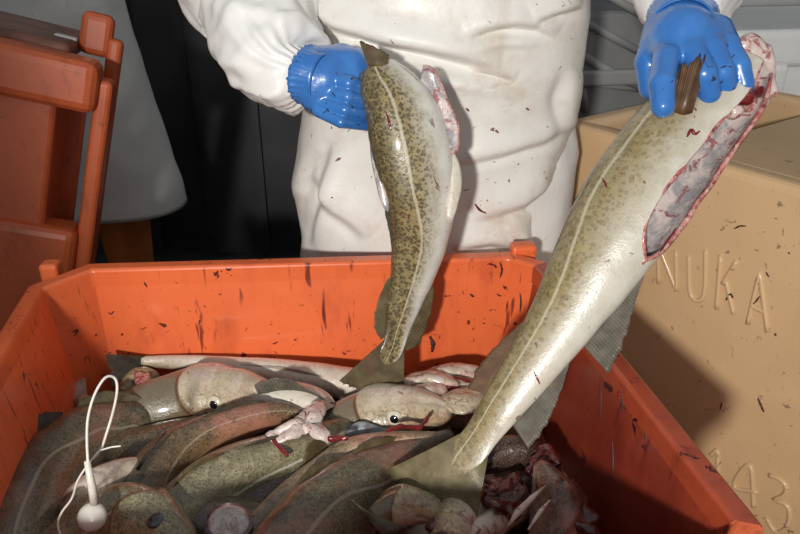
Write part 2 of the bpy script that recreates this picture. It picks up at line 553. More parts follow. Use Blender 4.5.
M['cavity'] = flesh('silver_cavity_lining', (0.34, 0.33, 0.34), (0.68, 0.58, 0.55), (0.28, 0.03, 0.035), 0.75, 40, lo=0.54, hi=0.62)
M['cut'] = flesh('red_cut_edge', (0.42, 0.10, 0.09), (0.62, 0.36, 0.32), (0.13, 0.008, 0.012), 0.8, 90)
M['cutpale'] = flesh('pale_cut_flesh', (0.64, 0.50, 0.46), (0.74, 0.64, 0.58), (0.35, 0.04, 0.04), 0.7, 60, lo=0.54, hi=0.62)
M['collar'] = flesh('bloody_collar_flesh', (0.60, 0.46, 0.42), (0.70, 0.60, 0.55), (0.30, 0.03, 0.035), 0.8, 45, lo=0.50, hi=0.60)
M['gut'] = flesh('dark_red_entrails', (0.055, 0.010, 0.010), (0.15, 0.03, 0.028), (0.02, 0.004, 0.005), 0.7, 60, 0.15)
M['dryblood'] = simple('dried_blood', (0.05, 0.010, 0.009), 0.6, 0.4, 80)
M['bloodwet'] = flesh('fresh_blood', (0.13, 0.008, 0.010), (0.20, 0.014, 0.016), (0.05, 0.004, 0.006), 0.5, 60, 0.10)
M['brine'] = simple('bloody_brine', (0.085, 0.016, 0.010), 0.08, 0.4, 20, coat=0.5)
M['iris'] = simple('silver_iris', (0.66, 0.60, 0.47), 0.2, 0.1, 200, coat=1.0)
M['pupil'] = simple('black_pupil', (0.006, 0.007, 0.012), 0.06, 0.0, 10, coat=1.0)
M['tagwhite'] = simple('white_tag_plastic', (0.72, 0.69, 0.62), 0.4, 0.12, 60, coat=0.2)
M['membrane'] = flesh('blue_grey_gill_membrane', (0.14, 0.17, 0.20), (0.26, 0.29, 0.31), (0.24, 0.03, 0.03), 0.4, 40)

# ------------------------------------------------------------------ the setting
def struct(name, v, f, mat, smooth=False):
    o = mesh_obj(name, v, f, mat, None, smooth)
    o['kind'] = 'structure'
    return o


v, f = box_vf((-3.2, -1.6, -0.08), (3.2, 4.0, 0.0)); struct('floor', v, f, M['floor'])
v, f = box_vf((-3.2, 3.2, 0.0), (3.2, 3.32, 2.7)); wb = struct('wall_back', v, f, M['wall'])
v, f = box_vf((-3.2, -1.6, 0.0), (-3.1, 3.2, 2.7)); struct('wall_left', v, f, M['wall'])

# black rubber strip curtain in front of the back wall
strip_root = empty('strip_curtain', (-0.7, 2.62, 0), 'black rubber strip curtain hanging behind the workers', 'curtain')
for i in range(11):
    x0 = -2.05 + i * 0.215
    y0 = 2.62 + (0.012 if i % 2 else -0.012)
    rows = []
    n = 6
    for k in range(n + 1):
        x = x0 + 0.235 * k / n
        rows.append((x, y0 + 0.012 * math.sin(math.pi * k / n)))
    vv = []
    for (x, y) in rows:
        vv += [(x, y, 0.02), (x, y, 2.3), (x, y + 0.006, 0.02), (x, y + 0.006, 2.3)]
    ff = []
    for k in range(n):
        a = 4 * k; b = a + 4
        ff += [(a, b, b + 1, a + 1), (a + 2, a + 3, b + 3, b + 2), (a + 1, b + 1, b + 3, a + 3), (a, a + 2, b + 2, b)]
    ff += [(0, 1, 3, 2), (4 * n, 4 * n + 2, 4 * n + 3, 4 * n + 1)]
    mesh_obj('strip', vv, ff, M['curtain'], strip_root)
v, f = box_vf((-2.1, 2.585, 2.28), (0.40, 2.655, 2.36)); mesh_obj('rail', v, f, M['grey_pl'], strip_root, False)

# ------------------------------------------------------------------ the orange tub full of fish
RIM = 0.75
BRc = onz(538, 250, RIM); BLc = onz(41, 264, RIM)
FRc = onz(766, 526, RIM); FRc = FRc + (FRc - BRc).normalized() * 0.06
side = FRc - BRc
FLc = BLc + side
CX = (BRc + BLc + FRc + FLc) / 4


def octagon(corners, chs):
    out = []
    n = len(corners)
    for i in range(n):
        p, c, q = corners[i - 1], corners[i], corners[(i + 1) % n]
        ch = chs[i]
        out.append(c + (p - c).normalized() * ch)
        out.append(c + (q - c).normalized() * ch)
    return out


def inset_poly(poly, d):
    """move every edge of a convex polygon inwards by d"""
    n = len(poly); res = []
    cen = sum(poly, Vector((0, 0, 0))) / n
    lines = []
    for i in range(n):
        a, b = poly[i], poly[(i + 1) % n]
        e = (b - a).normalized(); nn = Vector((-e.y, e.x, 0))
        if nn.dot(cen - a) < 0: nn = -nn
        lines.append((a + nn * d, e))
    for i in range(n):
        (p, r), (q, s) = lines[i - 1], lines[i]
        den = r.x * s.y - r.y * s.x
        if abs(den) < 1e-9: res.append(q.copy()); continue
        w = ((q.x - p.x) * s.y - (q.y - p.y) * s.x) / den
        res.append(p + r * w)
    return res


def at(poly, z): return [Vector((p.x, p.y, z)) for p in poly]


OUT = octagon([BLc, BRc, FRc, FLc], (0.075, 0.045, 0.06, 0.07))
tub = empty('fish_tub', (CX.x, CX.y, 0), 'large orange plastic tub full of cod with blood-streaked walls', 'tub')
RW = 0.026


def loops_vf(loops, close_first=False, close_last=False):
    n = len(loops[0]); v = [p for l in loops for p in l]; f = []
    for i in range(len(loops) - 1):
        for j in range(n):
            f.append((i * n + j, i * n + (j + 1) % n, (i + 1) * n + (j + 1) % n, (i + 1) * n + j))
    if close_first: f.append(tuple(range(n - 1, -1, -1)))
    if close_last: f.append(tuple((len(loops) - 1) * n + j for j in range(n)))
    return v, f


loops = [at(inset_poly(OUT, 0.045), 0.0), at(inset_poly(OUT, 0.022), RIM - 0.045), at(inset_poly(OUT, RW), RIM - 0.002),
         at(inset_poly(OUT, RW + 0.035), 0.44)]
loops = [at(inset_poly(OUT, 0.045), 0.0), at(inset_poly(OUT, 0.020), RIM - 0.03), at(inset_poly(OUT, RW), RIM - 0.03),
         at(inset_poly(OUT, RW + 0.03), 0.44)]
v, f = loops_vf(loops, True, True)
M['smeared'] = plastic('smeared_shaded_orange', (0.20, 0.030, 0.016), (0.34, 0.055, 0.024), 0.28, blood=1.0, streak=1.0, dirt=0.3)  # right inner wall: blood smears, with its shade darkened into the base colour
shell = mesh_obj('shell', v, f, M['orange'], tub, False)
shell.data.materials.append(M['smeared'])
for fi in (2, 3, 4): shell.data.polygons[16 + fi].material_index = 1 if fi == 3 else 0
loops = [at(inset_poly(OUT, 0.004), RIM - 0.05), at(OUT, RIM - 0.045), at(OUT, RIM), at(inset_poly(OUT, RW), RIM), at(inset_poly(OUT, RW), RIM - 0.035)]
v, f = loops_vf(loops + [at(inset_poly(OUT, 0.016), RIM - 0.05)] + [loops[0]])
rim = mesh_obj('rim', v, f, M['orange'], tub, False); bevel(rim, 0.005, 3)
rim.data.materials.append(plastic('stained_shaded_orange', (0.34, 0.058, 0.025), (0.46, 0.08, 0.03), 0.3, blood=1.0, streak=0.8, dirt=0.4))  # right rim: stains, plus shade put in as a darker base colour
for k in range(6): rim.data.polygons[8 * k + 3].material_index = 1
# stacking lugs at the corners of the rim
for (uu, vv, w) in ((49, 271, 0.028), (524, 252, 0.042)):
    c = onz(uu, vv, RIM)
    e = (BRc - BLc).normalized(); nn = Vector((-e.y, e.x, 0))
    o_, f = frame_box(c + nn * 0.006, e, nn, Vector((0, 0, 1)), (-w / 2, -0.012, -0.03), (w / 2, 0.016, 0.012))
    bevel(mesh_obj('lug', o_, f, M['orange'], tub, False), 0.006, 3)
pool = mesh_obj('bloody_brine', at(inset_poly(OUT, RW + 0.02), 0.535), [tuple(range(8))], M['brine'], None, False)
tag(pool, 'dark red bloody brine pooled between the cod in the orange tub', 'brine', kind='stuff')

# ------------------------------------------------------------------ beige tub on the right, raised letters
ZT = 0.88
bA = onz(568, 122, ZT); bB = onz(800, 187, ZT)
bdir = (bB - bA).normalized()                     # towards the viewer, to the right
bn = Vector((bdir.y, -bdir.x, 0))
if bn.dot(CAM - bA) < 0: bn = -bn                 # outward normal of the lettered wall
bin_n = -bn
b0 = bA - bdir * 0.02; b0.z = 0.0
LEN, WID = 1.04, 0.62
beige = empty('insulated_tub', Vector((*(b0 + bdir * LEN / 2 + bin_n * WID / 2).xy, 0)),
              'beige insulated plastic tub with raised lettering beside the orange tub', 'tub')
Z3 = Vector((0, 0, 1))
rw = 0.045


def rect(d, z): return [b0 + bdir * x + bin_n * y + Z3 * z for x, y in ((d, d), (LEN - d, d), (LEN - d, WID - d), (d, WID - d))]


v, f = loops_vf([rect(0, 0.0), rect(0, ZT), rect(rw, ZT), rect(rw + 0.01, ZT - 0.22)], True, True)
bevel(mesh_obj('body', v, f, M['beige'], beige, False), 0.016, 4)
# flat lid lying in the well over the near part
o_, f = frame_box(b0, bdir, bin_n, Z3, (0.25, rw + 0.004, ZT - 0.05), (LEN - rw - 0.004, WID - rw - 0.004, ZT - 0.006))
bevel(mesh_obj('lid_panel', o_, f, M['beige'], beige, False), 0.008, 3)

STROKES = {
    'N': [[(658, 244), (659, 283)], [(658, 244), (677, 291)], [(677, 291), (676, 251)]],
    'U': [[(689, 256), (690, 290), (694, 299), (700, 300), (705, 290), (706, 250)]],
    'K': [[(721, 255), (717, 309)], [(737, 261), (723, 284)], [(726, 280), (734, 314)]],
    'A': [[(748, 324), (760, 273), (768, 332)], [(752, 306), (765, 312)]],
    '1': [[(711, 455), (718, 449), (718, 486)]],
    '4': [[(758, 492), (734, 486), (750, 465), (754, 507)]],
    '3': [[(769, 475), (780, 479), (787, 488), (783, 496), (774, 500), (786, 504), (790, 515), (786, 528), (776, 532), (766, 517)]],
}
for ch, strokes in STROKES.items():
    vs, fs = [], []
    for st in strokes:
        P = [onplane(u, w, bA, bn) for (u, w) in st]
        if len(P) > 3: P = [Vector(p) for p in catmull([tuple(p) for p in P], 30)]
        else:
            Q = []
            for a, b in zip(P[:-1], P[1:]):
                Q += [a.lerp(b, k / 8) for k in range(8)]
            P = Q + [P[-1]]
        v, f = tube_vf(P, 0.0046, 8)
        k = len(vs); vs += list(v); fs += [tuple(i + k for i in q) for q in f]
    lo_ = mesh_obj('raised_letter', np.array(vs), fs, M['beige'], beige)
    lo_['label'] = 'raised character ' + ch

# ------------------------------------------------------------------ tubs behind on the right
def ribbed_tub(name, o0, ax, ay, size, mat, label, ribs, cat='tub'):
    t = empty(name, o0 + ax * size[0] / 2 + ay * size[1] / 2, label, cat)
    v, f = frame_box(o0, ax, ay, Z3, (0, 0, 0), (size[0], size[1], size[2] - 0.09)); bevel(mesh_obj('body', v, f, mat, t, False), 0.03, 4)
    v, f = frame_box(o0, ax, ay, Z3, (-0.03, -0.03, size[2] - 0.10), (size[0] + 0.03, size[1] + 0.03, size[2])); bevel(mesh_obj('rim', v, f, mat, t, False), 0.02, 4)
    for (x0, x1) in ribs:
        v, f = frame_box(o0, ax, ay, Z3, (x0, -0.035, 0.05), (x1, 0.02, size[2] - 0.09)); bevel(mesh_obj('rib', v, f, mat, t, False), 0.015, 3)
    return t


ax = Vector((0.985, 0.17, 0)).normalized(); ay = Vector((-ax.y, ax.x, 0))
o0 = Vector((0.73, 1.93, 0))
ribbed_tub('white_tub', o0, ax, ay, (1.1, 0.45, 0.98), M['white_pl'], 'off-white ribbed plastic tub behind the beige tub',
           [(0.02, 0.18), (0.27, 0.32), (0.40, 0.62), (0.72, 0.95)])
o0 = Vector((0.50, 2.48, 0))
ribbed_tub('white_tub', o0, ax, ay, (1.4, 0.30, 1.06), simple('light_grey_plastic', (0.5, 0.5, 0.49), 0.45, 0.06, 8),
           'tall light grey tub along the back beyond the ribbed white tub', [(0.1, 0.2), (0.5, 0.6), (0.9, 1.0)])
# grey crate with slanted ribs between the worker and the white tub
gc = empty('grey_crate', (0.52, 1.86, 0), 'dark grey plastic crate with slanted ribs behind the worker', 'crate')
v, f = frame_box(Vector((0.30, 1.80, 0)), ax, ay, Z3, (0, 0, 0), (0.36, 0.30, 1.04)); bevel(mesh_obj('body', v, f, M['grey_pl'], gc, False), 0.015, 3)
GR = M['grey_pl2'] = simple('mid_grey_plastic', (0.27, 0.27, 0.27), 0.5, 0.08, 6)
gp = Vector((0.30, 1.80, 0)); gn = -ay
for (p, q, r) in (((580, 20), (640, 52), 0.010), ((575, 52), (640, 88), 0.012), ((582, 82), (585, 112), 0.010), ((582, 82), (645, 90), 0.008), ((600, -10), (650, 20), 0.010)):
    tube('slanted_rib', [onplane(*p, gp, gn), onplane(*q, gp, gn)], r, GR, gc)
v, f = frame_box(Vector((0.30, 1.80, 0)), ax, ay, Z3, (-0.01, -0.02, 0.86), (0.37, 0.01, 0.90)); bevel(mesh_obj('band', v, f, GR, gc, False), 0.008, 3)
# ------------------------------------------------------------------ second orange tub, standing on its side at the left
# local frame: ex across the picture, ey away, ez up its leaning side
ez = Vector((0.27, 0.12, 1.0)).normalized()
ex = Vector((0.97, 0.22, 0)); ex = (ex - ez * ex.dot(ez)).normalized()
ey = ez.cross(ex).normalized()
t0 = 1.28
TL = pt(103, 80, t0)                        # top right corner of the front wall
lt = empty('orange_tub', Vector((TL.x - 0.3, TL.y + 0.2, 0)), 'worn orange plastic tub leaning on its side with a hand hole', 'tub')


def lp(u, v, off=0.0):                     # pixel on a plane parallel to the front -> (a, c) in the local frame
    q = onplane(u, v, TL + ey * off, ey) - TL
    return q.dot(ex), q.dot(ez)


def lbox(nm, p0, p1, y0, y1, mat, bv=0.012, par=None):
    a0, c0 = p0; a1, c1 = p1
    v, f = frame_box(TL, ex, ey, ez, (min(a0, a1), y0, min(c0, c1)), (max(a0, a1), y1, max(c0, c1)))
    return bevel(mesh_obj(nm, v, f, mat, par or lt, False), bv, 3)


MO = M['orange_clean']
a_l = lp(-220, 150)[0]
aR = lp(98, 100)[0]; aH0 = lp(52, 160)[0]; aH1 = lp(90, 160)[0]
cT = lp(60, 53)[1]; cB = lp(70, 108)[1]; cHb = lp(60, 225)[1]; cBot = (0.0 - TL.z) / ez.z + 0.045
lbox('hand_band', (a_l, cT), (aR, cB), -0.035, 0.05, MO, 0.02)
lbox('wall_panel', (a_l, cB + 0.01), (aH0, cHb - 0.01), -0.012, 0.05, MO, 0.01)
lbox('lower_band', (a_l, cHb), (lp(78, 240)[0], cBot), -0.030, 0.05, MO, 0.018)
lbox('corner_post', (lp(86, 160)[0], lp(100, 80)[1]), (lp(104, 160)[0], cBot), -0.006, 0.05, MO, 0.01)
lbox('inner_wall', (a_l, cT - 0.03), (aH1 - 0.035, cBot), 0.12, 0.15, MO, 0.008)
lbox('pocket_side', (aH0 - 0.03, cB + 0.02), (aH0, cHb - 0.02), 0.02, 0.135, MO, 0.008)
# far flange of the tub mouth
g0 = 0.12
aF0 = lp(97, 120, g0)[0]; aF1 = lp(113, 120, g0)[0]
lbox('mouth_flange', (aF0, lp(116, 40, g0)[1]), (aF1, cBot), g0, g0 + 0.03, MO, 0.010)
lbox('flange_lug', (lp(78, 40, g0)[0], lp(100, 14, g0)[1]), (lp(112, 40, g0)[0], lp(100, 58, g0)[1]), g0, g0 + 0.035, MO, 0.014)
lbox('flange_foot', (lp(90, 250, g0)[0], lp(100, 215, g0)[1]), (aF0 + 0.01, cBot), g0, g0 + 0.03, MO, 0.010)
aF0 = lp(82, 40, g0)[0]
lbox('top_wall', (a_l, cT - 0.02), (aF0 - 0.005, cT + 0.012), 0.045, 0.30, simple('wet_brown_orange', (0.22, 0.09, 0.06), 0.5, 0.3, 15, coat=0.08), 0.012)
# slot in the top wall with a pale lining
lbox('grip_slot', (lp(38, 45)[0] + 0.0, cT + 0.006), (lp(64, 45)[0], cT + 0.0145), 0.12, 0.145, M['white_pl'], 0.003)

# ------------------------------------------------------------------ fish
def fin(name, base, dirs, lens, mat, parent, rays=14, m=7, thick=0.0012, curl=None, jag=0.06, seed=1):
    """base: list of points, dirs/lens at the same stations; a ribbed membrane"""
    rays = int(rays * 1.7)
    n = rays * 4 + 1
    B = catmull([tuple(p) for p in base], n)
    s = np.linspace(0, 1, len(dirs)); ss = np.linspace(0, 1, n)
    Dv = np.stack([np.interp(ss, s, [d[k] for d in dirs]) for k in range(3)], 1)
    Dv /= np.linalg.norm(Dv, axis=1)[:, None]
    Ln = np.interp(ss, np.linspace(0, 1, len(lens)), lens)
    tang = np.gradient(B, axis=0); nrm = np.cross(tang, Dv); nrm /= np.linalg.norm(nrm, axis=1)[:, None] + 1e-9
    rnd = random.Random(seed)
    verts, ru, rv = [], [], []
    jagv = [rnd.uniform(-1, 1) for _ in range(rays + 2)]
    for i in range(n):
        ph = ss[i] * rays
        rip = math.cos(2 * math.pi * ph)
        jq = ph - int(ph); jl = Ln[i] * (1 + jag * (0.15 * rip + 0.7 * (jagv[int(ph)] * (1 - jq) + jagv[int(ph) + 1] * jq)))
        for j in range(m + 1):
            q = j / m
            p = B[i] + Dv[i] * jl * q + nrm[i] * (rip * 0.00010 * (1 - 0.3 * q))
            if curl is not None: p = p + np.array(curl) * (q * q)
            verts.append(p); ru.append(ph); rv.append(q)
    faces = [(i * (m + 1) + j, (i + 1) * (m + 1) + j, (i + 1) * (m + 1) + j + 1, i * (m + 1) + j + 1) for i in range(n - 1) for j in range(m)]
    o = mesh_obj(name, np.array(verts), faces, mat, parent, True, {'ru': ru, 'rv': rv})
    sm = o.modifiers.new('thick', 'SOLIDIFY'); sm.thickness = thick; sm.offset = 0
    return o


def sstep(x, a, b):
    x = np.clip((x - a) / (b - a), 0, 1); return x * x * (3 - 2 * x)


class Fish:
    """path: list of (u, v, half-height px, depth spec). Depth spec: ('z', height) or ('t', depth)"""
    def __init__(s, name, label, path, dorsal, mat, wr=0.7, head=0.0, rings=84, M_=44, cut=None, hole=None, cap0=True, cap1=True,
                 ll=0.40, cat='fish', group=None, bump=0.03, seed=0):
        ctrl = []
        for (u, v, h, (k, w)) in path:
            p = onz(u, v, w) if k == 'z' else pt(u, v, w)
            ctrl.append((*p, h * depth(p) / F))
        fr = np.linspace(0, 1, rings)
        hq = min(head * 1.25, 0.85)
        if head: fr = np.r_[np.linspace(0, hq, rings // 2, endpoint=False), np.linspace(hq, 1, rings - rings // 2)]
        C = catmull(ctrl, fr)
        s.fr = fr; s.C = C[:, :3]; s.H = np.maximum(C[:, 3], 0.001)
        T = np.gradient(s.C, axis=0); T /= np.linalg.norm(T, axis=1)[:, None]
        ds = [np.array(tuple(d)) for d in (dorsal if isinstance(dorsal, list) else [dorsal])]
        st = np.linspace(0, 1, len(ds))
        Dv = np.stack([np.interp(fr, st, [d[k] for d in ds]) for k in range(3)], 1) if len(ds) > 1 else np.repeat(ds[0][None], rings, 0)
        Dv = Dv - T * (Dv * T).sum(1)[:, None]; Dv /= np.linalg.norm(Dv, axis=1)[:, None]
        s.T, s.D = T, Dv; s.S = np.cross(T, Dv)
        wrs = wr(fr) if callable(wr) else np.full(rings, wr)
        s.W = s.H * wrs
        mid = s.C[rings // 2]
        s.root = empty(name, Vector(s.C.min(0) * 0.5 + s.C.max(0) * 0.5), label, cat, group)
        verts, ang_, tt_, lat_, gq_ = [], [], [], [], []
        s.seamless = hole is None
        inner = []
        for i in range(rings):
            t = fr[i]
            if hole is None:
                aa = np.arange(M_) * 2 * math.pi / M_
            else:
                c0, w = hole(t)
                aa = np.linspace(c0 + w, c0 - w + 2 * math.pi, M_)
            ca, sa = np.cos(aa), np.sin(aa)
            af = np.abs(((aa / math.pi) % 2)); af = np.where(af > 1, 2 - af, af)
            mul = np.ones(len(aa))
            if head:
                q = t / head
                qop = 1.0 - 0.28 * ((af - 0.55) * 2) ** 2
                mul -= 0.12 * sstep(q, qop - 0.01, qop + 0.04) * (1 - sstep(q, 1.1, 1.6))
                mul += 0.03 * np.exp(-((q - qop + 0.05) / 0.06) ** 2)
                qp = 0.70 - 0.2 * ((af - 0.55) * 2) ** 2
                mul -= 0.05 * np.exp(-((q - qp) / 0.035) ** 2) * sstep(af, 0.2, 0.35)
                am = 0.64 - 0.12 * q
                mul -= 0.20 * np.exp(-((af - am) / 0.030) ** 2) * (1 - sstep(q, 0.36, 0.46))
                mul += 0.05 * np.exp(-((af - am - 0.07) / 0.05) ** 2) * (1 - sstep(q, 0.30, 0.5))
                mul += 0.05 * np.exp(-((af - 0.33) / 0.08) ** 2 - ((q - 0.42) / 0.14) ** 2)
            gq_ += list((t / head - qop) if head else np.full(len(aa), -1.0))
            if bump:
                for j in range(len(aa)):
                    p = s.C[i] + s.H[i] * (ca[j] * Dv[i] + sa[j] * s.S[i])
                    mul[j] += bump * mn.noise(Vector(p) * 28 + Vector((seed * 3.1, 0, 0)))
            P = s.C[i][None] + (ca * s.H[i] * mul)[:, None] * Dv[i][None] + (np.sign(sa) * np.abs(sa) ** 0.9 * s.W[i] * mul)[:, None] * s.S[i][None]
            verts.append(P)
            ang_ += list(af); tt_ += [t] * len(aa)
            lt_ = ll - 0.10 * (1 - sstep(t, 0.35, 0.6))
            lat_ += list(af - lt_ if not head or t > head else np.ones(len(aa)))
            inner.append(s.C[i][None] + (P - s.C[i][None]) * 0.90)
        s.ringverts = verts
        nv = len(verts[0])
        V = np.vstack(verts); f = []
        for i in range(rings - 1):
            for j in range(nv if hole is None else nv - 1):
                f.append((i * nv + j, (i + 1) * nv + j, (i + 1) * nv + (j + 1) % nv, i * nv + (j + 1) % nv))
        if cap0 and hole is None: f.append(tuple(range(nv)))
        if cap1: f.append(tuple((rings - 1) * nv + j for j in range(nv - 1, -1, -1)))
        s.body = mesh_obj('body', V, f, mat, s.root, True, {'ang': ang_, 'tt': tt_, 'lat': lat_, 'gq': gq_})
        if hole is not None:
            k = int(np.argmax([hole(t)[1] <= 0.011 for t in fr])) + 2
            Vi = np.vstack(inner[:k])
            fi = [(i * nv + j, i * nv + j + 1, (i + 1) * nv + j + 1, (i + 1) * nv + j) for i in range(k - 1) for j in range(nv - 1)]
            mesh_obj('body_cavity', Vi, fi, M['cavity'], s.body)
            rimv, rf = [], []
            loop_o = [verts[i][0] for i in range(k)][::-1] + [verts[0][j] for j in range(1, nv - 1)] + [verts[i][-1] for i in range(k)]
            loop_i = [inner[i][0] for i in range(k)][::-1] + [inner[0][j] for j in range(1, nv - 1)] + [inner[i][-1] for i in range(k)]
            path_ = [(a + b) / 2 for a, b in zip(loop_o, loop_i)]
            rad = [max(0.0018, 0.55 * float(np.linalg.norm(a - b))) * (0.9 + 0.15 * math.sin(n_ * 0.45)) for n_, (a, b) in enumerate(zip(loop_o, loop_i))]
            v_, f_ = tube_vf(path_, np.clip(rad, 0.0015, 0.0038), 7)
            mesh_obj('cut_edge', v_, f_, M['cut'], s.body)

    def at(s, t):
        k = lambda A: np.array([np.interp(t, s.fr, A[:, i]) for i in range(3)])
        h = float(np.interp(t, s.fr, s.H)); w = float(np.interp(t, s.fr, s.W))
        return k(s.C), k(s.T), k(s.D), k(s.S), h, w

    def surf(s, t, ang, side):
        c, T, D, Sd, h, w = s.at(t)
        a = ang * math.pi
        return c + D * h * math.cos(a) + Sd * side * w * math.sin(a), c, T, D, Sd, h, w

    def ridge_fin(s, name, t0, t1, ht, mat, ventral=False, lean=0.8, rays=12, tilt=0.0, shape=(0.55, 1, 0.85, 0.55, 0.25), seed=1):
        base, dirs, lens = [], [], []
        for k in range(6):
            t = t0 + (t1 - t0) * k / 5
            c, T, D, Sd, h, w = s.at(t)
            g = -D if ventral else D
            base.append(c + g * h * 0.95)
            d = g + T * lean + Sd * tilt
            dirs.append(d / np.linalg.norm(d))
        for k in range(len(shape)): lens.append(shape[k] * ht)
        return fin(name, base, dirs, lens, mat, s.root, rays, seed=seed)

    def tail(s, length, spread, mat, rays=26, curl=None, fork=0.12, asym=0.0, t=0.985, seed=3, bend=None):
        c, T, D, Sd, h, w = s.at(t)
        if bend is not None:
            T = T + np.array(tuple(bend)); T /= np.linalg.norm(T)
        base, dirs, lens = [], [], []
        for k in range(9):
            q = -1 + 2 * k / 8
            base.append(c + D * h * 0.92 * q)
            a = q * spread + asym
            d = T * math.cos(a) + D * math.sin(a)
            dirs.append(d); lens.append(length * (1 - fork * (1 - abs(q)) - 0.25 * max(0, abs(q) - 0.9)))
        return fin('tail_fin', base, dirs, lens, mat, s.root, rays, m=10, curl=curl, thick=0.0018, jag=0.03, seed=seed)

    def side_fin(s, name, t, ang, side, length, width, mat, lift=0.25, down=0.2, rays=12, seed=5, par=None):
        p, c, T, D, Sd, h, w = s.surf(t, ang, side)
        out = (p - c); out /= np.linalg.norm(out)
        base, dirs, lens = [], [], []
        for k in range(5):
            q = -1 + 2 * k / 4
            a = (ang + q * width) * math.pi
            b = c + D * h * math.cos(a) + Sd * side * w * math.sin(a)
            base.append(b * 0.97 + c * 0.03)
            tg = -D * math.sin(a) * h + Sd * side * math.cos(a) * w
            tg /= np.linalg.norm(tg) + 1e-9
            d = T + out * lift + tg * (q * 0.35 + down)
            dirs.append(d / np.linalg.norm(d)); lens.append(length * (1 - 0.45 * q * q + 0.1 * q))
        return fin(name, base, dirs, lens, mat, par or s.root, rays, seed=seed)

    def eye(s, t, ang, side, r):
        p, c, T, D, Sd, h, w = s.surf(t, ang, side)
        out = p - c; out /= np.linalg.norm(out)
        r = r * 1.12
        cen = Vector(p) - Vector(out) * r * 0.10
        e = ball('eye', cen, r, M['iris'], s.root, Vector(out), 0.42)
        ball('pupil', cen + Vector(out) * r * 0.22, r * 0.60, M['pupil'], e, Vector(out), 0.45)
        return e


def ball(name, c, r, mat, parent=None, axis=Vector((0, 0, 1)), flat=1.0, seg=20):
    q = axis.to_track_quat('Z', 'Y')
    vs, fs = [], []
    rg = seg // 2
    for i in range(1, rg):
        th = math.pi * i / rg
        for j in range(seg):
            a = 2 * math.pi * j / seg
            vs.append(c + q @ Vector((r * math.sin(th) * math.cos(a), r * math.sin(th) * math.sin(a), r * flat * math.cos(th))))
    top = len(vs); vs.append(c + q @ Vector((0, 0, r * flat))); vs.append(c - q @ Vector((0, 0, r * flat)))
    for i in range(rg - 2):
        for j in range(seg): fs.append((i * seg + j, (i + 1) * seg + j, (i + 1) * seg + (j + 1) % seg, i * seg + (j + 1) % seg))
    for j in range(seg):
        fs.append((top, j, (j + 1) % seg)); b = (rg - 2) * seg
        fs.append((top + 1, b + (j + 1) % seg, b + j))
    return mesh_obj(name, vs, fs, mat, parent)


# ---- held cod, left hand in the picture
TF = 1.0
pa = [(377, 68, 20, ('t', 1.0)), (385, 84, 29, ('t', 1.0)), (401, 112, 37, ('t', 1.0)), (413, 150, 40, ('t', 1.005)), (420, 190, 37, ('t', 1.015)), (421, 230, 30.5, ('t', 1.03)), (414, 270, 24, ('t', 1.045)),
      (405, 302, 18, ('t', 1.055)), (398, 326, 13.5, ('t', 1.06)), (394, 345, 11, ('t', 1.06)), (390, 355, 11, ('t', 1.06)), (386, 363, 7, ('t', 1.06)), (384, 367, 2, ('t', 1.06))]
fa = Fish('cod', 'olive spotted headless cod hanging from the gloved fist over the tub', pa, sv(-1, 0.1, 0.30), S['held'], wr=lambda t: (0.80 - 0.35 * t) * (1 - 0.85 * sstep(t, 0.82, 0.95)), ll=0.47, cap0=True)
fa.ridge_fin('dorsal_fin', 0.10, 0.38, 0.012, M['fin_dark'], lean=1.2, rays=16)
fa.ridge_fin('dorsal_fin', 0.40, 0.62, 0.010, M['fin_dark'], lean=1.2, rays=14)
fa.ridge_fin('dorsal_fin', 0.70, 0.90, 0.022, M['fin'], lean=0.8, rays=12, shape=(0.3, 0.8, 1, 0.9, 0.35))
fa.ridge_fin('anal_fin', 0.70, 0.92, 0.027, M['fin'], ventral=True, lean=0.7, rays=12, shape=(0.3, 0.8, 1, 1.0, 0.3))
fa.tail(0.092, 0.44, M['fin'], t=0.91, bend=sv(-0.30, -0.1, 0.0) * 0.35, asym=0.0)
# pectoral fin standing up by the fist
c = pt(383, 66, TF - 0.022)
fin('pectoral_fin', [pt(368, 66, TF - 0.02), pt(378, 66, TF - 0.026), pt(388, 64, TF - 0.022)], [sv(-0.35, 1, 0.1), sv(-0.15, 1, 0.1), sv(0.15, 1, 0.1)], [0.036, 0.026, 0.012], M['fin'], fa.root, 9)
# belly wall folded out at the cut: silver inside, red rim
def slab(name, outline, t_in, mat, parent, thick=0.004, dome=0.0, nrm=None, rings=6, z=None, ang=0.8, wob=0.0):
    """a thin curved plate with the outline given in pixels at depth t_in (its middle bulges by dome)"""
    P = [onz(u, v, z) if z is not None else pt(u, v, t_in) for (u, v) in outline]
    P = [Vector(p) for p in catmull([tuple(p) for p in P + [P[0]]], 4 * len(P) + 1)[:-1]]
    cen = sum(P, Vector()) / len(P); n = len(P)
    nrm = nrm or (CAM - cen).normalized()
    vs, fs = [], []
    for r in range(rings, 0, -1):
        q = r / rings
        for p in P: vs.append(cen.lerp(p, q) + nrm * dome * (1 - q * q))
    vs.append(cen + nrm * dome)
    for r in range(rings - 1):
        for j in range(n): fs.append((r * n + j, r * n + (j + 1) % n, (r + 1) * n + (j + 1) % n, (r + 1) * n + j))
    b = (rings - 1) * n
    for j in range(n): fs.append((b + j, b + (j + 1) % n, len(vs) - 1))
    if wob: vs = [p + nrm * wob * (mn.noise(p * 60) + 0.5 * mn.noise(p * 150)) for p in vs]
    nv = len(vs)
    o = mesh_obj(name, vs, fs, mat, parent, True, {'ang': [ang] * nv, 'tt': [0.1] * nv, 'lat': [1.0] * nv, 'gq': [-1.0] * nv})
    m = o.modifiers.new('thick', 'SOLIDIFY'); m.thickness = thick; m.offset = -1
    return o, P


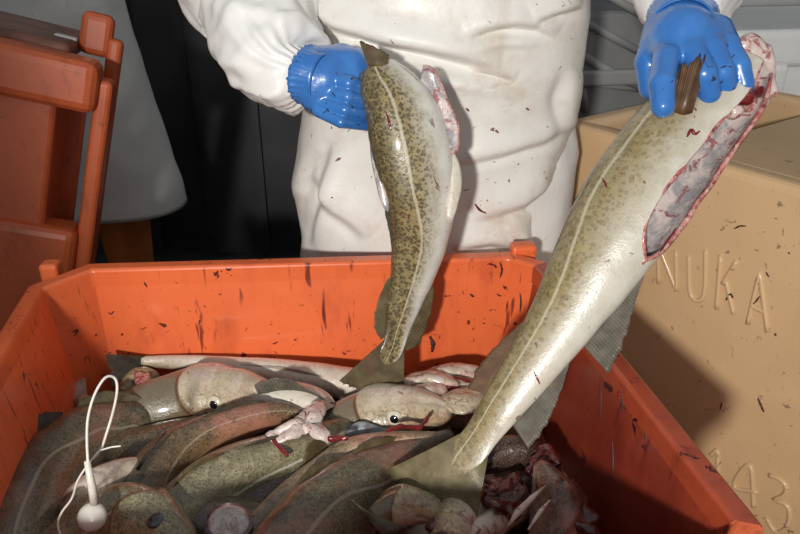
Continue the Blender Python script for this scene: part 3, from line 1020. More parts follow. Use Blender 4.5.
fl, P = slab('belly_flap', [(423, 66), (432, 68), (440, 82), (449, 105), (458, 126), (457, 150), (450, 150), (436, 122), (424, 98), (420, 82)], 0.997, M['cavity'], fa.root, 0.004, -0.006)
tube('cut_edge', [P[i] for i in range(0, 26)], 0.0020, M['cut'], fl, 7)
# gullet skin between the fin and the flap
fl2, P2 = slab('collar_skin', [(384, 62), (398, 66), (412, 76), (424, 92), (436, 118), (430, 128), (412, 100), (396, 80)], 0.987, S['white'], fa.root, 0.003, 0.006)
# second belly fold along the far edge
fl3, P3 = slab('belly_edge', [(452, 150), (459, 165), (461, 185), (457, 205), (451, 222), (446, 215), (450, 185), (449, 165)], 1.004, S['white'], fa.root, 0.003, 0.003)
slab('gill_edge', [(371, 130), (377, 140), (381, 165), (385, 190), (389, 212), (383, 205), (377, 180), (372, 155)], 1.004, M['cavity'], fa.root, 0.003, 0.004)

# ---- held cod, right hand in the picture, gutted
TR = 0.86
pb = [(742, 62, 32, ('t', TR)), (722, 90, 45, ('t', TR)), (692, 124, 50, ('t', TR)), (657, 170, 53, ('t', TR)), (626, 215, 52, ('t', TR)), (597, 261, 45, ('t', TR)), (570, 306, 36.5, ('t', TR)),
      (545, 345, 30, ('t', TR)), (521, 379, 25, ('t', TR)), (498, 411, 20.5, ('t', TR)), (481, 435, 17.5, ('t', TR)), (470, 450, 18, ('t', TR)), (460, 464, 18, ('t', TR + .001)), (452, 475, 11, ('t', TR + .002)), (448, 481, 3, ('t', TR + .003))]


def hole_b(t):
    x = min(1.0, t / 0.44)
    w = math.pi * (0.13 + 0.10 * x) * (1 - x ** 12)
    return math.pi * HOLE_C, max(w, 0.0005)


HOLE_C = 1.15
fb = Fish('cod', 'gutted golden cod held by its collar, belly slit open and tail in the tub', pb, sv(-0.72, 0.56, -0.42), S['gold'], wr=lambda t: (0.72 - 0.32 * t) * (1 - 0.85 * sstep(t, 0.82, 0.95)), ll=0.37, rings=110, M_=60, hole=hole_b, cap0=False)
fb.ridge_fin('dorsal_fin', 0.28, 0.52, 0.008, M['fin_dark'], lean=1.5, rays=14)
fb.ridge_fin('dorsal_fin', 0.655, 0.82, 0.026, M['fin_brown'], lean=0.35, rays=14, shape=(0.1, 0.55, 0.85, 1.0, 0.9))
fb.ridge_fin('anal_fin', 0.455, 0.635, 0.044, M['fin_grey'], ventral=True, lean=0.30, rays=18, shape=(0.02, 0.28, 0.58, 0.85, 1.0))
fb.ridge_fin('anal_fin', 0.675, 0.835, 0.034, M['fin_grey'], ventral=True, lean=0.35, rays=16, shape=(0.05, 0.45, 0.75, 0.95, 1.0))
fb.tail(0.112, 0.46, M['fin_tail'], asym=-0.02, t=0.905, fork=0.05, curl=tuple(sv(0, 0, -1) * 0.012))
fin('pectoral_fin', [pt(674, 112, TR - 0.046), pt(683, 115, TR - 0.052), pt(692, 113, TR - 0.048)], [sv(0.0, 1, 0.18), sv(0.10, 1, 0.36), sv(0.24, 1, 0.08)], [0.050, 0.066, 0.058], M['fin_brown'], fb.root, 9, jag=0.16, curl=tuple(sv(0.5, 0, -0.6) * 0.012))


# ------------------------------------------------------------------ the worker
TWX = 0.065
person = empty('person', (TWX, 1.30, 0), 'person in white apron and blue rubber gloves holding a cod in each hand', 'person')

W = lambda *p: Vector(p)
sl = W(TWX - 0.20, 1.30, 1.40); sr = W(TWX + 0.20, 1.30, 1.40)
# wrists and elbows
wl = pt(300, 80, 1.03); el = pt(232, -28, 1.14)
wr_ = pt(683, 14, 0.90); er = pt(705, -120, 1.10)
hip = W(TWX, 1.30, 0.88)
cones = [(hip + W(-0.08, 0, 0), hip + W(0.08, 0, 0), 0.13, 0.13), (hip, W(TWX, 1.300, 1.12), 0.14, 0.13), (W(TWX, 1.300, 1.12), W(TWX, 1.300, 1.32), 0.14, 0.15),
         (sl, sr, 0.075, 0.075), (W(TWX, 1.300, 1.38), W(TWX, 1.270, 1.54), 0.065, 0.058),
         (W(TWX, 1.260, 1.62), W(TWX, 1.250, 1.69), 0.078, 0.092), (W(TWX, 1.210, 1.57), W(TWX, 1.240, 1.63), 0.045, 0.07),
         (W(TWX, 1.165, 1.635), W(TWX, 1.155, 1.61), 0.010, 0.016), (W(TWX - 0.088, 1.270, 1.63), W(TWX - 0.088, 1.275, 1.65), 0.016, 0.02), (W(TWX + 0.088, 1.270, 1.63), W(TWX + 0.088, 1.275, 1.65), 0.016, 0.02),
         (sl, el, 0.055, 0.042), (el, wl, 0.042, 0.028), (sr, er, 0.055, 0.042), (er, wr_, 0.042, 0.028)]
for sx in (-1, 1):
    h = hip + W(sx * 0.10, 0, -0.04); k = W(TWX + sx * 0.12, 1.280, 0.48); a = W(TWX + sx * 0.13, 1.320, 0.09)
    cones += [(h, k, 0.095, 0.06), (k, a, 0.058, 0.04), (a + W(0, 0.02, -0.045), a + W(sx * 0.02, -0.16, -0.055), 0.038, 0.032)]
blend_solid('body', cones, 0.016, 0.04, M['skin'], person)
# hair cap
blend_solid('hair', [(W(TWX, 1.280, 1.68), W(TWX, 1.290, 1.73), 0.090, 0.075), (W(TWX, 1.310, 1.60), W(TWX, 1.300, 1.68), 0.06, 0.085)], 0.012, 0.03, M['hair'], person)


# torso clothing: an elliptical shell with folds pressed into it
FOLDS = [  # pixel polylines, half width px, depth (m); positive = ridge
    ([(316, 6), (340, 22), (370, 34), (410, 42), (450, 51), (500, 64)], 9, 0.016),
    ([(322, 22), (350, 44), (400, 60), (470, 74), (520, 82)], 10, -0.010),
    ([(464, 34), (486, 26), (515, 21), (540, 24), (556, 34)], 6, 0.009),
    ([(470, 42), (500, 35), (540, 36)], 6, -0.007),
    ([(472, 68), (495, 71), (518, 77)], 5, 0.006),
    ([(530, 17), (556, 9), (580, 2)], 6, 0.008),
    ([(300, 8), (330, 30), (352, 44)], 8, 0.008),
    ([(340, 140), (330, 190), (316, 250)], 9, 0.010),
    ([(318, 150), (304, 200), (300, 255)], 8, -0.007),
    ([(312, 170), (340, 205), (372, 235)], 10, 0.010),
    ([(452, 160), (500, 150), (540, 138), (572, 118)], 7, 0.007),
    ([(470, 215), (520, 200), (560, 172)], 9, 0.009),
    ([(562, 170), (553, 205), (536, 250)], 8, 0.013),
    ([(572, 190), (563, 225), (556, 260)], 7, -0.009),
    ([(505, 222), (518, 236), (528, 250)], 7, 0.008),
    ([(450, 243), (490, 238), (530, 244)], 8, 0.009),
    ([(575, 70), (566, 100), (568, 140)], 9, 0.008),
]


def fold_profile(u, v, poly, w):
    """soft crease: a ridge that falls off steeply on its lower side and fades out at both ends"""
    best = np.full(u.shape, 1e9); sgn = np.ones(u.shape); arc = np.zeros(u.shape)
    L = [math.hypot(b[0] - a[0], b[1] - a[1]) for a, b in zip(poly[:-1], poly[1:])]
    tot = sum(L); acc = 0.0
    for ((x0, y0), (x1, y1)), l in zip(zip(poly[:-1], poly[1:]), L):
        dx, dy = x1 - x0, y1 - y0
        h = np.clip(((u - x0) * dx + (v - y0) * dy) / (dx * dx + dy * dy), 0, 1)
        d = np.hypot(u - x0 - h * dx, v - y0 - h * dy)
        m = d < best
        sgn = np.where(m, np.sign(dx * (v - y0) - dy * (u - x0)), sgn)
        arc = np.where(m, (acc + h * l) / tot, arc)
        best = np.minimum(best, d); acc += l
    x = best * sgn / w
    wide = np.exp(-(np.where(x < 0, x / 1.9, x / 0.75)) ** 2)
    valley = -0.55 * np.exp(-((x - 1.2) / 0.7) ** 2)
    return (wide + valley) * np.sin(np.pi * np.clip(arc, 0, 1)) ** 0.7


def torso_shell(name, prof, a0, a1, na, nz, mat, parent, amp, noise_s, noise_a, folds=True, closed=False):
    zs = np.array([p[0] for p in prof]); order = np.argsort(zs)
    zz = np.linspace(prof[0][0], prof[-1][0], nz)
    g = lambda k: np.interp(zz, zs[order], np.array([p[k] for p in prof])[order])
    cx, cy, rx, ry = g(1), g(2), g(3), g(4)
    th = np.linspace(a0, a1, na)
    e = 0.85
    X = cx[:, None] + rx[:, None] * np.sign(np.sin(th))[None] * np.abs(np.sin(th))[None] ** e
    Y = cy[:, None] - ry[:, None] * np.sign(np.cos(th))[None] * np.abs(np.cos(th))[None] ** e
    Z = np.repeat(zz[:, None], na, 1)
    Pw = np.stack([X, Y, Z], -1)
    Nn = np.stack([np.sin(th)[None] / rx[:, None], -np.cos(th)[None] / ry[:, None], np.zeros((nz, na))], -1)
    Nn /= np.linalg.norm(Nn, axis=-1)[..., None]
    disp = np.zeros((nz, na))
    if folds:
        rel = Pw - np.array(CAM)
        t = rel @ np.array(FW)
        U = 400 + F * rel[..., 0] / t; Vv = 267 - F * (rel @ np.array(UP)) / t
        for poly, w, hgt in FOLDS: disp += amp * hgt * fold_profile(U, Vv, poly, w)
    for i in range(nz):
        for j in range(na):
            q = Vector(Pw[i, j])
            disp[i, j] += noise_a * (mn.noise(Vector((q.x * noise_s, q.y * noise_s, q.z * noise_s * 0.6))) + 0.4 * mn.noise(q * noise_s * 2.6))
    Pw = Pw + Nn * disp[..., None]
    V = Pw.reshape(-1, 3)
    f = [(i * na + j, i * na + j + 1, (i + 1) * na + j + 1, (i + 1) * na + j) for i in range(nz - 1) for j in range(na - 1)]
    if closed: f += [(i * na + na - 1, i * na, (i + 1) * na, (i + 1) * na + na - 1) for i in range(nz - 1)]
    o = mesh_obj(name, V, f, mat, parent)
    m = o.modifiers.new('thick', 'SOLIDIFY'); m.thickness = 0.003; m.offset = -1
    return o


# prof rows: z, cx, cy, rx, ry
torso_shell('coverall', [(1.44, TWX, 1.30, 0.19, 0.12), (1.36, TWX, 1.30, 0.235, 0.145), (1.15, TWX + .01, 1.30, 0.228, 0.16), (0.98, TWX, 1.30, 0.225, 0.16), (0.86, TWX + .02, 1.30, 0.243, 0.165), (0.70, TWX + .02, 1.30, 0.245, 0.165), (0.12, TWX - .01, 1.30, 0.21, 0.15)],
            0, 2 * math.pi * 79 / 80, 80, 60, M['white_sleeve'], person, 0.5, 9, 0.008, folds=False, closed=True)
torso_shell('apron', [(1.34, TWX + .01, 1.29, 0.215, 0.165), (1.10, TWX + .012, 1.29, 0.238, 0.190), (1.02, TWX + .010, 1.29, 0.238, 0.192), (0.95, TWX + .002, 1.29, 0.238, 0.188), (0.80, TWX - .018, 1.29, 0.242, 0.180), (0.45, TWX - .018, 1.29, 0.245, 0.17)],
            -1.9, 1.9, 240, 260, M['white_cloth'], person, 1.35, 7, 0.006)


def sleeve(name, path, mat, parent, gather, seed, n=90, m=110, cuff=True):
    C = catmull([(*p, r) for (p, r) in path], n)
    P, R = C[:, :3], C[:, 3]
    T = np.gradient(P, axis=0); T /= np.linalg.norm(T, axis=1)[:, None]
    A = np.cross(T[0], [0.2, 1, 0.1]); A /= np.linalg.norm(A)
    vs = []
    for i in range(n):
        A = A - T[i] * A.dot(T[i]); A /= np.linalg.norm(A); B = np.cross(T[i], A)
        q = i / (n - 1)
        for j in range(m):
            a = 2 * math.pi * j / m
            r = R[i]
            # gathers run along the sleeve near the elastic, loose cross folds further up
            w = sstep(q, 1 - gather, 1.0)
            g = 0.0032 * w * math.sin(a * 17 + 2.2 * math.sin(a * 3 + seed)) * (0.5 + 0.5 * math.sin(q * 19 + a * 2))
            p0 = P[i] + r * (math.cos(a) * A + math.sin(a) * B)
            nz_ = mn.noise(Vector(p0) * 16 + Vector((seed, 0, 0))) * 0.010 + mn.noise(Vector(p0) * 38 + Vector((0, seed, 0))) * 0.0055
            ridged = (0.5 - abs(mn.noise(Vector((a * 1.1 + seed, q * 9 + a * 0.9, seed))))) * 0.022
            r2 = r + g + (nz_ + ridged) * (1 - 0.75 * sstep(q, 0.9, 1.0))
            vs.append(P[i] + r2 * (math.cos(a) * A + math.sin(a) * B))
    f = [(i * m + j, i * m + (j + 1) % m, (i + 1) * m + (j + 1) % m, (i + 1) * m + j) for i in range(n - 1) for j in range(m)]
    o = mesh_obj(name, np.array(vs), f, mat, parent)
    k = o.modifiers.new('thick', 'SOLIDIFY'); k.thickness = 0.002; k.offset = -1
    return o


px = lambda r, t: r * t / F
sleeve('sleeve', [(tuple(sl), 0.075), (tuple(sl.lerp(el, 0.5)), 0.078), (tuple(el), 0.078), (tuple(pt(252, 4, 1.12)), px(56, 1.12)), (tuple(pt(268, 36, 1.08)), px(53, 1.08)), (tuple(pt(281, 62, 1.05)), px(47, 1.05)),
                  (tuple(pt(291, 75, 1.032)), px(37, 1.03)), (tuple(pt(303, 77, 1.02)), px(26, 1.02)), (tuple(pt(318, 79, 1.003)), px(20, 1.0))], M['white_sleeve'], person, 0.35, 1.3)
sleeve('sleeve', [(tuple(sr), 0.075), (tuple(sr.lerp(er, 0.5)), 0.075), (tuple(er), 0.072), (tuple(pt(694, -50, 0.98)), px(54, 0.98)), (tuple(pt(687, -12, 0.925)), px(50, 0.92)), (tuple(pt(684, 6, 0.905)), px(43, 0.9)),
                  (tuple(pt(682, 18, 0.895)), px(33, 0.9))], M['white_sleeve'], person, 0.22, 4.7)


# ---- gloves
def glove(name, cones, cuffring, step=0.0017, k=0.008):
    g = blend_solid(name, cones, step, k, M['glove'], person, it=2)
    return g


q = lambda u, v, t: pt(u, v, t)
r_ = lambda p, t=0.99: p * t / F
# left fist: back of the hand to the viewer, fingers closing behind the fish
TG = 0.995
cl = []
cl += [(q(316, 78, TG + .012), q(326, 80, TG + .012), r_(26), r_(25)), (q(320, 66, TG + .010), q(352, 66, TG + .016), r_(19), r_(18)), (q(326, 78, TG + .018), q(352, 82, TG + .024), r_(24), r_(22)), (q(316, 92, TG + .012), q(334, 100, TG + .018), r_(20), r_(17)), (q(322, 102, TG + .018), q(350, 114, TG + .026), r_(13), r_(12))]
for (k0, k1, k2, k3, rr) in (
        ((324, 79), (349, 83), (374, 92), (382, 104), 7.8),
        ((321, 91), (348, 97), (374, 104), (380, 114), 7.6),
        ((319, 102), (345, 110), (371, 115), (378, 122), 7.2),
        ((318, 111), (341, 122), (366, 126), (376, 129), 6.2)):
    cl += [(q(*k0, TG + .002), q(*k1, TG - .014), r_(rr), r_(rr), 0.0022), (q(*k1, TG - .014), q(*k2, TG + .016), r_(rr), r_(rr - 1), 0.001), (q(*k2, TG + .016), q(*k3, TG + .05), r_(rr - 1), r_(rr - 2), 0.001)]
# thumb passes over the top of the cod's collar
cl += [(q(312, 62, TG + .02), q(342, 56, TG + .025), r_(14), r_(12.5), 0.01), (q(342, 56, TG + .025), q(366, 60, TG + .03), r_(12), r_(10), 0.004)]
gl = glove('rubber_glove', cl, None)


def cuff_ring(pa_, pb_, r0, r1, par, seed):
    """short frilled cuff of the glove turned over the sleeve"""
    a, b = np.array(pa_), np.array(pb_)
    T = (b - a) / np.linalg.norm(b - a)
    A = np.cross(T, [0.1, 0.3, 1]); A /= np.linalg.norm(A); B = np.cross(T, A)
    n, m = 8, 120; vs = []
    for i in range(n):
        s = i / (n - 1)
        for j in range(m):
            an = 2 * math.pi * j / m
            fr_ = (1 - s) ** 2 * 0.0011 * math.sin(an * 31 + math.sin(an * 5 + seed))
            r = r0 + (r1 - r0) * s + fr_ + 0.0012 * math.sin(an * 3 + s * 4 + seed)
            off = T * ((1 - s) ** 3 * 0.0010 * (math.sin(an * 41 + seed) + math.sin(an * 17)))
            vs.append(a + (b - a) * s + off + r * (math.cos(an) * A + math.sin(an) * B))
    f = [(i * m + j, i * m + (j + 1) % m, (i + 1) * m + (j + 1) % m, (i + 1) * m + j) for i in range(n - 1) for j in range(m)]
    o = mesh_obj('cuff', np.array(vs), f, M['glove'], par)
    k = o.modifiers.new('thick', 'SOLIDIFY'); k.thickness = 0.0012
    return o


cuff_ring(q(306, 75, TG + .016), q(325, 80, TG + .003), r_(30.5), r_(25), gl, 1.0)

# right hand: knuckles up, fingers hooked into the collar
TH = 0.835
r2 = lambda p: p * TH / F
cr = []
cr += [(q(681, 20, .885), q(682, 38, .86), r2(31), r2(34)), (q(668, 40, .855), q(668, 56, .835), r2(20), r2(14)), (q(690, 34, .86), q(692, 50, .835), r2(22), r2(16)), (q(708, 32, .86), q(713, 46, .838), r2(19), r2(14)), (q(718, 30, .865), q(727, 44, .845), r2(15), r2(12.5))]
for (a, b, c_, rr, kk) in (((666, 58, .828), (662, 84, .806), (663, 106, .800), 13.2, 0.004), ((692, 52, .828), (704, 74, .815), (709, 94, .825), 13, 0.004),
                           ((712, 48, .83), (722, 72, .82), (727, 92, .832), 12.5, 0.004), ((728, 46, .84), (739, 66, .828), (744, 84, .828), 11.5, 0.004)):
    cr += [(q(*a), q(*b), r2(rr), r2(rr - 0.4), kk), (q(*b), q(*c_), r2(rr - 0.4), r2(rr - 1.6), 0.002)]
cr += [(q(660, 30, .88), q(648, 62, .875), r2(17), r2(13.5), 0.012), (q(648, 62, .875), q(650, 88, .872), r2(13.5), r2(11.5), 0.003)]
gr = glove('rubber_glove', cr, None)
cuff_ring(q(682, 13, .905), q(682, 33, .868), r2(36.5), r2(35.5), gr, 2.0)

# torn collar and gill flesh of the right-hand cod, above and under the fingers
ck = []
for (u, v, t, rr) in ((742, 50, .885, 11), (752, 46, .888, 12), (762, 54, .888, 11), (767, 68, .886, 10), (766, 84, .880, 10), (758, 97, .870, 10), (744, 96, .864, 13), (730, 106, .854, 11), (752, 70, .888, 16), (750, 86, .880, 14)):
    ck.append((q(u, v, t), q(u + 3, v + 5, t), r2(rr), r2(rr * 0.8)))
blend_solid('torn_collar', ck, 0.0022, 0.010, M['collar'], fb.root, dn=lambda P: sinoise(P, 210, 1) * 0.0012 + sinoise(P, 80, 2) * 0.0025, it=2)
blend_solid('gill_blood', [(q(722, 98, .845), q(744, 98, .848), r2(7), r2(8)), (q(744, 98, .848), q(758, 92, .856), r2(8), r2(6))], 0.0018, 0.004, M['bloodwet'], fb.root, dn=lambda P: sinoise(P, 300, 3) * 0.002, it=1)

# ------------------------------------------------------------------ background worker
p2 = empty('person', (-0.98, 2.02, 0), 'person standing in a long grey-white apron and orange boots behind the tubs', 'person')
bx_, by_ = -0.985, 2.08
cones = [(W(bx_ - .07, by_, .92), W(bx_ + .07, by_, .92), .12, .12), (W(bx_, by_, .95), W(bx_, by_, 1.38), .13, .15), (W(bx_ - .17, by_, 1.43), W(bx_ + .17, by_, 1.43), .07, .07),
         (W(bx_, by_, 1.45), W(bx_, by_ - .02, 1.56), .06, .055), (W(bx_, by_ - .03, 1.64), W(bx_, by_ - .04, 1.70), .08, .09),
         (W(bx_ - .17, by_, 1.42), W(bx_ - .23, by_ - .02, 1.14), .052, .042), (W(bx_ - .23, by_ - .02, 1.14), W(bx_ - .20, by_ - .2, 1.0), .04, .03),
         (W(bx_ + .17, by_, 1.42), W(bx_ + .22, by_ + .02, 1.16), .052, .042), (W(bx_ + .22, by_ + .02, 1.16), W(bx_ + .16, by_ - .14, 1.20), .04, .03)]
for sx in (-1, 1):
    cones += [(W(bx_ + sx * .09, by_, .88), W(bx_ + sx * .10, by_ - .01, .48), .09, .06), (W(bx_ + sx * .10, by_ - .01, .48), W(bx_ + sx * .10, by_ + .02, .10), .056, .04)]
blend_solid('body', cones, 0.02, 0.04, M['dark_cloth'], p2)
for sx in (-1, 1):
    x = bx_ + sx * .105
    blend_solid('rubber_boot', [(W(x, by_ + .01, .50), W(x, by_ + .02, .10), .088, .062), (W(x, by_ + .02, .058), W(x, by_ - .16, .048), .056, .046)], 0.012, 0.03, M['boot'], p2)
torso_shell('apron', [(1.38, bx_ + .01, by_, 0.16, 0.155), (1.15, bx_ + .005, by_, 0.195, 0.165), (0.95, bx_ + .01, by_, 0.215, 0.165), (0.70, bx_ + .025, by_, 0.245, 0.165), (0.44, bx_ + .045, by_, 0.268, 0.16)],
            -1.7, 1.7, 90, 70, M['dim_cloth'], p2, 0, 5, 0.012, folds=False)

# ------------------------------------------------------------------ the catch in the tub
def pile(name, label, pts, z, dors, mat, **kw):
    path = [(u, v, h, ('z', z if not isinstance(z, (list, tuple)) else z[i])) for i, (u, v, h) in enumerate(pts)]
    return Fish(name, label, path, dors, mat, **kw)


# white-bellied cod lying along the back wall
f1 = pile('cod', 'white-bellied cod lying along the back wall of the tub with a dark tail', [(408, 398, 18), (372, 389, 23), (330, 381, 22), (285, 373, 18), (240, 368, 14.5), (200, 364, 10.5), (168, 362, 7.5), (142, 362, 6)],
          [.565, .57, .575, .58, .585, .59, .592, .595], [sv(0.05, -0.25, -0.95), sv(0.05, -0.25, -0.95), sv(0.05, -0.35, -0.9), sv(0.0, -0.95, -0.3)], S['white'], wr=0.75)
f1.tail(0.062, 0.34, M['fin_dark'], bend=sv(-0.1, -0.25, 0.3) * 0.4)
f1.ridge_fin('anal_fin', 0.30, 0.62, 0.012, M['fin_pale'], ventral=True, lean=2.5, rays=14, tilt=-1.4)

# belly-up head looking right, silver gill cover
f2 = pile('cod', 'belly-up cod with a pale yellowish head and staring eye', [(286, 406, 4), (279, 404, 11), (264, 400, 20), (242, 396, 26), (216, 394, 30), (188, 398, 33), (160, 405, 31), (128, 418, 26), (95, 432, 20)],
          [.60, .60, .595, .59, .585, .58, .575, .565, .55], sv(0.15, -0.93, 0.34), S['pale'], head=0.56, wr=0.85, bump=0.05)
f2.eye(0.345, 0.36, -1, 0.0115)
f2.eye(0.345, 0.36, 1, 0.0115)
f2.side_fin('pectoral_fin', 0.60, 0.55, -1, 0.05, 0.10, M['fin_pale'])

# headless white trunk with a grey fin
f3 = pile('cod', 'headless white-bellied cod trunk with a raised grey fin behind the pale head', [(330, 416, 13), (318, 406, 20), (296, 400, 23), (268, 399, 22), (240, 402, 17), (222, 405, 12)],
          [.590, .595, .595, .59, .575, .565], sv(0.1, -0.2, -0.95), S['white'], wr=0.8, cap0=False)
c_, T_, D_, S_, h_, w_ = f3.at(0.02)
mo = ball('cut_face', Vector(c_) + Vector(T_) * 0.004, h_ * 0.96, simple('dark_gullet', (0.035, 0.022, 0.014), 0.3, 0.3, 80, coat=0.4), f3.root, Vector(T_), 0.25)
fin('anal_fin', [onz(258, 394, .616), onz(282, 392, .620), onz(305, 394, .620), onz(328, 402, .612)], [sv(-0.35, 1, 0.35), sv(-0.5, 1, 0.35), sv(-0.65, 0.8, 0.35), sv(-0.8, 0.6, 0.3)], [0.016, 0.026, 0.030, 0.018], M['fin_grey'], f3.root, 11)

# big dark cod along the left wall
f4 = pile('cod', 'large dark cod with a pale lateral line along the left wall of the tub', [(10, 590, 30), (18, 555, 40), (34, 515, 45), (58, 472, 44), (90, 439, 35), (125, 424, 26), (158, 419, 19), (185, 417, 15)],
          [.585, .585, .58, .575, .575, .57, .56, .55], sv(-0.55, 0.45, 0.62), S['dark'], wr=0.78, ll=0.42)
f4.ridge_fin('dorsal_fin', 0.50, 0.62, 0.026, M['fin_dark'], lean=1.0, rays=12)
f4.ridge_fin('dorsal_fin', 0.66, 0.86, 0.022, M['fin'], lean=1.2, rays=12)
# upturned tail near the left wall
f5 = pile('cod', 'small cod with its pinkish tail sticking up by the left wall', [(130, 452, 22), (112, 432, 20), (96, 416, 14), (86, 405, 9), (80, 398, 7)], [.535, .54, .55, .56, .567], sv(-0.8, -0.2, 0.5), S['pinkish'], wr=0.6)
f5.tail(0.036, 0.62, M['fin_pale'], rays=16, bend=sv(-0.5, 0.2, 0) * 0.7)
f5.side_fin('pelvic_fin', 0.35, 0.4, 1, 0.03, 0.1, M['fin_pale'], lift=0.6)
# red-gilled head behind, near the dark tail
h1 = pile('cut_cod', 'cut cod head with red gills under the dark tail by the back wall', [(122, 392, 4), (130, 386, 12), (140, 382, 16), (150, 381, 14), (156, 382, 8)], .575, sv(-0.4, 0.3, 0.8), S['pale'], wr=0.9, cat='fish head', bump=0.1)
blend_solid('gills', [(onz(138, 375, .598), onz(143, 385, .60), .007, .008), (onz(146, 376, .598), onz(148, 390, .598), .006, .007)], 0.002, 0.004, M['cut'], h1.root, dn=lambda P: sinoise(P, 320, 2) * 0.002, it=1)

# rust-coloured cod crossing the pale head
f6 = pile('cod', 'rusty brown cod lying across the pale yellowish head', [(304, 414, 5), (285, 413, 11), (260, 417, 16), (228, 427, 19), (198, 440, 22), (172, 458, 28), (152, 486, 33), (140, 520, 34), (135, 556, 28)],
          [.602, .604, .605, .602, .598, .592, .585, .575, .56], sv(-0.25, 0.85, 0.35), S['rust'], wr=0.75)
f6.ridge_fin('dorsal_fin', 0.15, 0.40, 0.013, M['fin_dark'], lean=1.2, rays=14)

# silver cheek with the dark barbel
f7 = pile('cut_cod', 'silvery cod head with a long dark barbel behind the white float', [(146, 464, 5), (137, 467, 12), (120, 475, 19), (100, 487, 24), (82, 501, 22), (68, 516, 13), (62, 524, 5)], .612, sv(-0.3, -0.5, -0.6), S['pale'], wr=0.8, head=0.8, cat='fish head', bump=0.16)
tube('barbel', [onz(137, 470, .635), onz(146, 456, .645), onz(158, 440, .652), onz(166, 431, .655)], [.0028, .0022, .0016, .0008][:4], M['fin_dark'], f7.root, 8)

# head looking down right with a blue eye
f8 = pile('cod', 'brown cod head beside the white float, eye turned up', [(196, 566, 6), (188, 558, 16), (172, 541, 26), (152, 524, 33), (130, 515, 35), (108, 517, 33), (84, 528, 29), (55, 550, 24)],
          [.60, .605, .61, .61, .61, .605, .595, .58], sv(0.62, 0.75, 0.12), S['speck'], head=0.56, wr=0.85, bump=0.04)
for e_ in (f8.eye(0.27, 0.32, -1, 0.0095), f8.eye(0.27, 0.32, 1, 0.0095)):
    e_.data.materials[0] = simple('dark_blue_iris', (0.05, 0.06, 0.08), 0.15, 0.2, 200, coat=1.0)

# pale speckled cod in the middle
f9 = pile('cod', 'pale olive speckled cod with a fin on its flank in the middle of the catch', [(352, 428, 14), (325, 443, 23), (288, 459, 31), (247, 474, 36), (212, 492, 37), (182, 517, 35), (156, 548, 30), (132, 584, 24)],
          [.575, .58, .58, .58, .58, .58, .575, .57], sv(-0.35, 0.60, 0.62), S['speck'], wr=0.8, ll=0.44)
f9.side_fin('pectoral_fin', 0.16, 0.30, -1, 0.055, 0.09, M['fin'], lift=0.3)
f9.side_fin('pectoral_fin', 0.16, 0.30, 1, 0.055, 0.09, M['fin'], lift=0.3)
f9.ridge_fin('dorsal_fin', 0.28, 0.46, 0.018, M['fin_dark'], lean=1.5, rays=12)
f9.ridge_fin('dorsal_fin', 0.52, 0.72, 0.016, M['fin'], lean=1.5, rays=12)
# rag of gullet on it, with blood
gu, _ = slab('gullet_scrap', [(266, 437), (280, 431), (297, 421), (308, 408), (320, 402), (326, 410), (320, 424), (331, 437), (323, 442), (309, 433), (292, 440), (274, 444)], 1.0, M['cutpale'], None, 0.005, 0.010, Vector((0, -0.3, 0.95)), 7, z=.622, wob=0.010)
tag(gu, 'pale pink scrap of gullet lying on the speckled cod', 'fish scrap')
bl = blend_solid('blood_clot', [(onz(273, 440, .622), onz(287, 455, .620), .0045, .0035), (onz(262, 438, .618), onz(273, 440, .622), .0015, .004)], 0.002, 0.004, M['bloodwet'], None, dn=lambda P: sinoise(P, 280, 5) * 0.0012, it=1)
tag(bl, 'dark red blood clot on the flank of the speckled cod', 'blood clot')
bl = blend_solid('blood_clot', [(onz(330, 439, .628), onz(346, 438, .628), .0045, .004)], 0.002, 0.004, M['bloodwet'], None, dn=lambda P: sinoise(P, 280, 6) * 0.0012, it=1)
tag(bl, 'round dark red blood clot below the head with the black eye', 'blood clot')

# cut stub, pale face with dark blue skin
st = pile('cut_cod', 'short cut cod trunk with a pale cut face and dark blue skin edge', [(229, 522, 23), (229, 530, 24), (230, 548, 25), (232, 575, 24)], [.632, .618, .585, .56], sv(0, 0.9, 0.45), skin('cod_skin_blue_black', (0.03, 0.035, 0.07), (0.07, 0.07, 0.12), (0.14, 0.12, 0.14), spot=0.3, line=0.0), wr=1.0, cat='fish piece', cap0=True, rings=40)
c_, T_, D_, S_, h_, w_ = st.at(0.0)
ball('cut_face', Vector(c_), h_ * 0.90, flesh('mottled_cut_face', (0.42, 0.38, 0.38), (0.56, 0.50, 0.48), (0.22, 0.11, 0.07), 0.7, 50), st.root, -Vector(T_), 0.22)

# long pink cod and the big lined cod
f10 = pile('cod', 'slim pinkish cod curving through the middle of the catch', [(448, 440, 8), (400, 443, 12), (352, 452, 15), (312, 480, 16.5), (280, 509, 18), (252, 540, 20)], [.585, .60, .60, .60, .598, .59], sv(-0.5, 0.75, 0.3), S['pinkish'], wr=0.8)
f11 = pile('cod', 'big brown cod with a curved pale lateral line below the pinkish one', [(265, 596, 46), (298, 552, 50), (330, 517, 47), (365, 488, 38), (398, 466, 27), (430, 450, 17), (452, 440, 12)], [.59, .59, .585, .58, .58, .58, .58], sv(-0.60, 0.62, 0.42), S['dark'], wr=0.75, ll=0.46)
f11.ridge_fin('dorsal_fin', 0.30, 0.50, 0.020, M['fin'], lean=1.6, rays=12)
f11.ridge_fin('dorsal_fin', 0.56, 0.80, 0.016, M['fin'], lean=1.6, rays=12)
fin('pectoral_fin', [onz(384, 538, .628), onz(394, 534, .63), (onz(404, 527, .628))], [sv(-0.75, 1.0, 0.2), sv(-0.95, 0.8, 0.2), sv(-1, 0.5, 0.2)], [0.050, 0.062, 0.048], M['fin_grey'], f11.root, 12)

